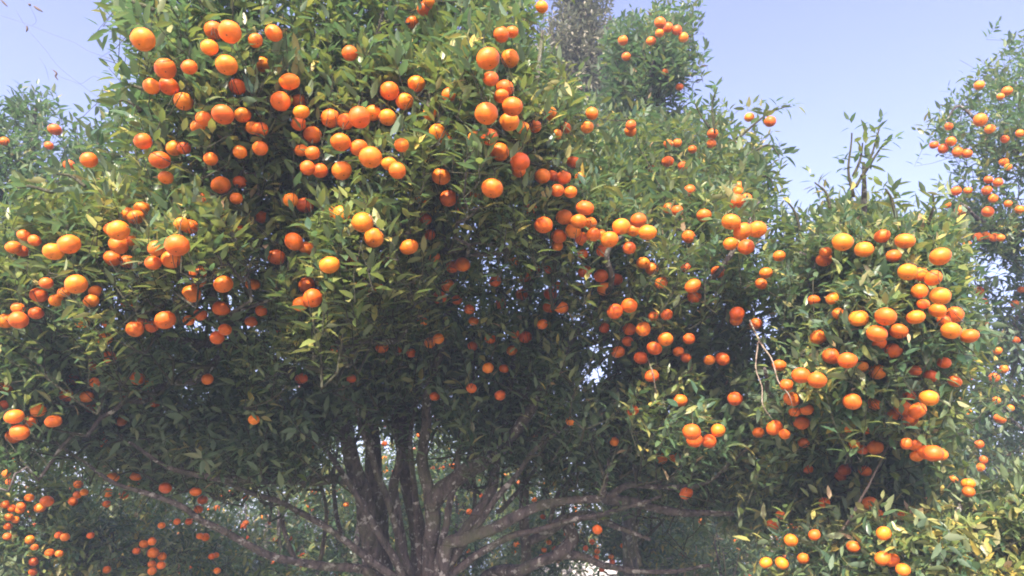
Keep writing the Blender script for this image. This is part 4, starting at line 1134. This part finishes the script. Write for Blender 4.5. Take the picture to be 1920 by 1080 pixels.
ZONES = [   # tree, x, y of the bunch in the photograph, how to find it
 ('main', 268, 74, 'jutting alone into open sky beside the spider threads'),
 ('main', 325, 155, 'in the column along the crown edge under the lone sky-side fruit'),
 ('main', 425, 70, 'in the topmost bunch, with a touching pair of big fruit'),
 ('main', 435, 190, 'in the dark-leaved pocket under the topmost touching pair'),
 ('main', 548, 185, 'in the trio beside the dark-leaved pocket, above the forked twig'),
 ('main', 312, 300, 'among narrow leaves between the dark-leaved pocket and the long bough'),
 ('main', 440, 340, 'in the lone pair under the dark-leaved pocket'),
 ('main', 485, 255, 'peeping out near the dark forked twig'),
 ('main', 590, 270, 'at the forked-twig end of the big sunlit bunch'),
 ('main', 645, 235, 'in the thick middle of the big sunlit bunch'),
 ('main', 748, 185, 'on top of the big sunlit bunch, among yellow-green leaves'),
 ('main', 690, 300, 'hanging lowest under the big sunlit bunch'),
 ('main', 780, 30, 'peeping from the leafy top between the two high bunches'),
 ('main', 930, 90, 'in the high pair nearest the feathery grey tree'),
 ('main', 935, 165, 'half covered by leaves between the high pair and the large cluster'),
 ('main', 935, 218, 'in the tight cluster of large fruit below the high pair'),
 ('main', 830, 230, 'glimpsed in leaves between the sunlit bunch and the large cluster'),
 ('main', 1000, 238, 'in the small side row next to the large cluster'),
 ('main', 1085, 235, 'half hidden in leaves under the feathery grey tree'),
 ('main', 950, 295, 'in the string just under the large cluster'),
 ('main', 1045, 328, 'in the shaded string running on toward the rear tree'),
 ('main', 880, 355, 'hanging singly under the string, above the narrow sky gap'),
 ('main', 225, 445, 'in the stacked bunch on the long leafy bough'),
 ('main', 330, 455, 'in the stack with the biggest fruit on the long bough'),
 ('main', 80, 462, 'in the pair and neighbours at the tip of the long bough'),
 ('main', 125, 550, 'in the shaded group under the tip of the long bough'),
 ('main', 35, 592, 'in the outermost group below the long bough'),
 ('main', 255, 612, 'in the loose row dangling over the dark inner leaves'),
 ('main', 365, 530, 'in the dull group next to the twinkling sky gap'),
 ('main', 420, 555, 'in the bright vertical pair by the twinkling sky gap'),
 ('main', 480, 570, 'by the dark diagonal limb behind the sky gap'),
 ('main', 215, 690, 'deep in the dark leaves below the dangling row'),
 ('main', 50, 790, 'in the reddish shaded bunch low on the spider-thread side'),
 ('main', 150, 750, 'in the dim group beside the reddish shaded bunch'),
 ('main', 290, 905, 'hanging along the low dark limb'),
 ('main', 565, 395, 'in the shadowed hollow below the big sunlit bunch'),
 ('main', 550, 468, 'among bright leaves at the hollow rim'),
 ('main', 590, 550, 'low among the brightest yellow-green leaves'),
 ('main', 625, 495, 'in the middle of the brightest yellow-green leaves'),
 ('main', 700, 430, 'in the large pair above the brightest yellow-green leaves'),
 ('main', 770, 470, 'at the outer side of the brightest yellow-green leaves'),
 ('main', 820, 395, 'in the shaded patch beside the narrow sky gap'),
 ('main', 850, 530, 'in the small group under the narrow sky gap'),
 ('main', 745, 658, 'in the short row above the rising stems'),
 ('main', 910, 645, 'scattered in the dim leaves above the forked stem'),
 ('main', 990, 530, 'in the sparse group between narrow gap and dense bunch'),
 ('main', 1065, 420, 'in the dense tumbling bunch, on its narrow-gap side'),
 ('main', 1105, 440, 'in the core of the dense tumbling bunch'),
 ('main', 1185, 430, 'at the far end of the dense tumbling bunch'),
 ('main', 1130, 520, 'in the foursome just under the dense tumbling bunch'),
 ('main', 1040, 562, 'in the small triangle beside the foursome'),
 ('main', 1165, 580, 'in the twin pair below the foursome'),
 ('main', 1210, 500, 'in the shaded pair below the far end of the dense bunch'),
 ('main', 1205, 650, 'in the spread group before the dark hollow'),
 ('main', 1250, 680, 'low at the lip of the dark hollow'),
 ('main', 1260, 285, 'on the slope of leaves below the rear tree'),
 ('main', 1335, 260, 'in the tiny pair near the crown shoulder'),
 ('main', 1425, 224, 'on the sprig reaching out into the sky'),
 ('main', 1382, 372, 'in the pair above the five-fruit bunch'),
 ('main', 1395, 437, 'in the five-fruit bunch at the sky notch'),
 ('main', 1300, 430, 'alone in leaves beside the five-fruit bunch'),
 ('main', 1320, 535, 'in the upper part of the dark hollow'),
 ('main', 1430, 522, 'in the pair at the brighter rim of the dark hollow'),
 ('main', 1390, 600, 'in the middle of the dark hollow'),
 ('main', 1345, 675, 'at the bottom of the dark hollow'),
 ('main', 1320, 815, 'in the bright foursome hanging below the dark hollow'),
 ('main', 1250, 858, 'in the little pair on the thin hanging twig'),
 ('main', 1285, 924, 'hanging alone beneath the little pair on the twig'),
 ('main', 1280, 750, 'alone against dark leaves above the bright foursome'),
 ('main', 1378, 748, 'dull and alone in the deep shade by the bright foursome'),
 ('main', 1120, 993, 'dull red and alone above the arching low limb'),
 ('main', 815, 743, 'small and dim where the stems enter the leaves'),
 ('right', 1600, 460, 'on the leafy shoulder under the open top sprigs'),
 ('right', 1680, 455, 'in the upper row beside the tall open tree'),
 ('right', 1763, 481, 'standing large and apart on the tall open tree side'),
 ('right', 1725, 515, 'in the bunch right under the large single fruit'),
 ('right', 1760, 575, 'in the heavy shaded knot at the outer crown edge'),
 ('right', 1805, 625, 'at the outermost bulge, next to the tall open tree'),
 ('right', 1540, 480, 'on the shoulder facing the many-stemmed tree'),
 ('right', 1590, 595, 'above the main heap, among pale leaves'),
 ('right', 1665, 610, 'in the main heap at the centre of the crown'),
 ('right', 1590, 670, 'in the row under the main heap'),
 ('right', 1650, 690, 'just below the main heap'),
 ('right', 1745, 695, 'in the shade between heap and lower cluster'),
 ('right', 1505, 710, 'in the bright cluster beside the pale hanging twigs'),
 ('right', 1535, 632, 'alone above the bright cluster by the hanging twigs'),
 ('right', 1495, 780, 'in the column under the bright cluster'),
 ('right', 1440, 808, 'under a pale leaf tuft at the dark hollow edge'),
 ('right', 1605, 755, 'on the inner side of the reddish lower cluster'),
 ('right', 1705, 765, 'in the reddish lower cluster of touching fruit'),
 ('right', 1740, 848, 'in the long low bunch below the reddish cluster'),
 ('right', 1635, 840, 'at the top end of the bare dead branch'),
 ('right', 1595, 885, 'beside the middle of the bare dead branch'),
 ('right', 1631, 944, 'in a dark gap next to the bare dead branch'),
 ('right', 1460, 960, 'low in the shade beyond the bare dead branch'),
 ('far_right', 1845, 200, 'on the bare upper boughs of the tall open tree'),
 ('far_right', 1785, 277, 'in the dangling bunch of the tall open tree'),
 ('far_right', 1830, 370, 'in the middle rows of the tall open tree'),
 ('far_right', 1850, 445, 'in the short level row of the tall open tree'),
 ('far_right', 1860, 700, 'on the lower boughs of the tall open tree'),
 ('far_right', 1830, 850, 'low down on the tall open tree'),
 ('rear', 1250, 55, 'in the bunch at the tip of the rear tree'),
 ('rear', 1170, 90, 'on the grey-tree side of the rear tree'),
 ('rear', 1274, 163, 'hanging alone at the bottom edge of the rear tree'),
 ('low_left', 60, 900, 'on the upper side of the bushy sunlit tree'),
 ('low_left', 280, 1040, 'on the lower side of the bushy sunlit tree'),
 ('beyond', 1100, 1000, 'on the low boughs beyond the arching limb'),
 ('left', 103, 243, 'in the dark shady tree below the spider threads'),
 ('young', 1450, 1050, 'on the bright low tree, below the deep shade'),
 ('young', 1660, 1045, 'among the yellow-green leaves of the bright low tree'),
 ('young', 1815, 912, 'in the upper pair on the bright low tree'),
 ('young', 1600, 1025, 'at the foot of the bare dead branch'),
]
ORD = ['highest', 'second highest', 'third highest', 'fourth highest', 'fifth highest', 'sixth highest', 'seventh highest', 'eighth highest', 'ninth highest', 'tenth highest', 'eleventh highest', 'twelfth highest']
def label_fruits(fs):
    zones = {}
    for f in fs:
        z = min((z for z in ZONES if z[0] == f['tree']), key=lambda z: math.hypot(z[1] - f['px'], z[2] - f['py']))
        zones.setdefault(z, []).append(f)
    for z, m in zones.items():
        m.sort(key=lambda f: f['py'])
        for k, f in enumerate(m):
            f['group'] = 'mandarins ' + z[3]
            if len(m) == 1:
                f['label'] = 'mandarin ' + z[3]; f['group'] = None
            elif k == len(m) - 1:
                f['label'] = 'lowest mandarin ' + z[3]
            else:
                f['label'] = ORD[min(k, 11)] + ' mandarin ' + z[3]
    return zones

cand = [f for f in fruits if f['tree'] != 'bg']
cand.sort(key=lambda f: -(f['s'] + (0 if f['open'] else -4)))
single = cand[:300]
rest = cand[300:] + [f for f in fruits if f['tree'] == 'bg']
label_fruits(single)
for f in single:
    ax = Vector(f['ax'])
    # fruits lean: the axis is turned a little so that many show the blossom end or the side
    q = ax.to_track_quat('Z', 'Y') @ Matrix.Rotation(rng.uniform(0, 6.28), 3, 'Z').to_quaternion()
    o = bpy.data.objects.new('mandarin', fruit_meshes[int(rng.integers(0, 5))])
    col.objects.link(o)
    o.location = f['pos']
    o.rotation_mode = 'QUATERNION'
    o.rotation_quaternion = q
    s = f['r'] * rng.uniform(.92, 1.0)
    o.scale = (s, s * rng.uniform(.95, 1.02), s * rng.uniform(.86, 1.02))
    tag(o, f['label'], 'mandarin', f['group'])
    st = bpy.data.objects.new('stalk', stalk_mesh)
    col.objects.link(st)
    st.parent = o
    cx = bpy.data.objects.new('calyx', calyx_mesh)
    col.objects.link(cx)
    cx.parent = st

lo_v, lo_f, lo_t, _ = fruit_geo(14, 9, 2.0)
pk = Parts()
for f in rest:
    M3 = np.array(Vector(f.get('ax', (0, 0, 1))).to_track_quat('Z', 'Y').to_matrix())
    pk.add((lo_v * f['r'] * .96) @ M3.T + f['pos'], lo_f, lo_t)
for p, r in FAR_FRUIT:
    d = (p - CAM) @ FWD
    if d > 0:
        pk.add(lo_v * r + p, lo_f, lo_t)
o = link('distant_mandarins', pk.mesh('distant_mandarins', [M_FRUIT]))
o['kind'] = 'stuff'
tag(o, 'small distant or half hidden mandarins scattered through all the crowns', 'mandarins')

# ------------------------------------------------------------------ spider threads in the open sky
web = root('spider_web', 'loose spider threads with bits of dry debris strung across open sky', 'spider web', P(60, 60, 2.3))
for a in [[(-30, 18, 2.6), (13, 33, 2.5), (50, 45, 2.45), (100, 65, 2.4), (140, 80, 2.3), (172, 98, 2.25), (262, 128, 2.3)], [(30, 20, 2.5), (52, 55, 2.5), (80, 87, 2.5), (110, 125, 2.5), (150, 157, 2.5), (215, 205, 2.6)], [(95, 128, 2.9), (112, 143, 2.6), (135, 152, 2.5), (152, 157, 2.5), (175, 143, 2.45), (190, 147, 2.4), (245, 150, 2.4)], [(74, 108, 3.0), (86, 128, 2.9), (92, 150, 3.3)], [(55, 9, 2.4), (68, 38, 2.45), (60, 48, 2.47)]]:
    c = catmull([P(*q) for q in a], 5)
    v, f_, t_ = tube(c, np.full(len(c), .0004), 4)
    link('thread', mesh_from('thread', v, f_, t_, [M_THREAD]), web)
for a in [[(2, 0, 2.45), (8, 6, 2.45), (14, 12, 2.45)], [(53, 7, 2.4), (56, 9, 2.4), (58, 10, 2.4)], [(63, 11, 2.42), (70, 16, 2.42), (80, 22, 2.42)], [(50, 48, 2.46), (51, 54, 2.46), (49, 60, 2.46)], [(99, 131, 2.55), (106, 137, 2.55), (104, 143, 2.55), (109, 150, 2.55)]]:
    c = catmull([P(*q) for q in a], 4)
    k = np.sin(np.linspace(.25, math.pi - .2, len(c)))
    v, f_, t_ = tube(c, .0028 * k + .0006, 6, .3, 3.0)
    link('debris', mesh_from('debris', v, f_, t_, [M_DEBRIS]), web)

# ------------------------------------------------------------------ pale shape added for the bright background behind the arching limb, withered shrub, grass
def boulder_mesh(seed):
    bm_v, fl, tot, _ = fruit_geo(28, 18, seed)
    n_ = unit(bm_v)
    rr_ = np.array([1 + .16 * mnoise.noise((q[0] * 1.4 + seed, q[1] * 1.4, q[2] * 1.4)) + .06 * mnoise.noise((q[0] * 4 + seed, q[1] * 4, q[2] * 4)) for q in n_])
    return bm_v * rr_[:, None], fl, tot
M_BRIGHT_PATCH = plain('bright_patch', (0.66, 0.63, 0.60), .9)  # pale tone stands in for a bright background seen under the limb
bp_ = P(1080, 1060, 8.4)
v, fl, tot = boulder_mesh(4.4)
v = v * np.array([.62, .6, 1.12])
bx, by = float(bp_[0]), float(bp_[1])
rock = link('stand_in_boulder', mesh_from('stand_in_boulder', v + np.array([bx, by, gz(bx, by) + .86]), fl, tot, [M_BRIGHT_PATCH]))
tag(rock, 'pale upright shape added for the bright background under the arching low limb', 'stand_in_boulder')

db = P(1310, 1080, 4.6); db = np.array([db[0], db[1], gz(db[0], db[1])])
ds = root('dry_shrub', 'withered tan shrub with pale bare stems below the low limbs', 'shrub', db)
sk = Skeleton()
for k in range(9):
    a = k * .698
    limb(ds, sk, [], [.012, .009, .006, .003], 'stem', pre=[db, db + np.array([math.cos(a) * .12, math.sin(a) * .12, .6]), db + np.array([math.cos(a) * .3, math.sin(a) * .25, 1.2]), db + np.array([math.cos(a + .3) * .42, math.sin(a + .3) * .3, 1.62 + .12 * math.sin(k * 2.1)])], sides=6, rough=.03, mat=M_DEAD)
lv = Leaves()
pts = ellipsoid_points(170, db + np.array([0, 0, 1.2]), (.48, .4, .52), .2)
grow(ds, sk, pts, db + np.array([0, 0, .9]), np.zeros(len(pts)), .05, nl=6, lv=lv)
sk.build(ds)
emit_foliage(ds, lv, [M_DRY, M_DRY, M_DRY])

gn = 9000
gxp, gyp = rng.uniform(-7, 7, gn), rng.uniform(.8, 13, gn)
gp = np.stack([gxp, gyp, np.array([gz(a, b) for a, b in zip(gxp, gyp)])], 1)
lv = Leaves()
ax = unit(np.stack([rng.normal(0, .35, gn), rng.normal(0, .35, gn), np.ones(gn)], 1))
Lg = rng.uniform(.05, .22, gn)
lv.add(gp, ax, rand_unit(gn), Lg, Lg * .035, rng.uniform(.1, .5, gn), np.zeros(gn, int))
lv.pack()
go = link('grass', leaf_mesh('grass', lv, [M_GRASS]))
go['kind'] = 'stuff'
tag(go, 'thin dry grass and weeds on the orchard floor', 'grass')

# ------------------------------------------------------------------ haze volume added for the lens veil and the fading far trees
hm, hn, hl = new_mat('lens_veil_haze')
pv = hn.new('ShaderNodeVolumePrincipled')
pv.inputs['Color'].default_value = (0.58, 0.74, 1.0, 1)
pv.inputs['Density'].default_value = 0.010
pv.inputs['Anisotropy'].default_value = 0.0
ho = hn.new('ShaderNodeOutputMaterial')
hl.new(pv.outputs[0], ho.inputs['Volume'])
hx, hy0, hy1, hz0, hz1 = 3100.0, -3100.0, 3100.0, -1.4, 7.6
hv = np.array([(sx * hx, y, z) for z in (hz0, hz1) for y in (hy0, hy1) for sx in (-1, 1)])
hf = [(0, 2, 3, 1), (4, 5, 7, 6), (0, 1, 5, 4), (2, 6, 7, 3), (0, 4, 6, 2), (1, 3, 7, 5)]
haze = link('haze', mesh_from('haze', hv, [i for f in hf for i in f], [4] * 6, [hm], smooth=False))
haze['kind'] = 'stuff'
tag(haze, 'thin pale haze added over the orchard, standing in for lens veil and distance fade', 'haze')
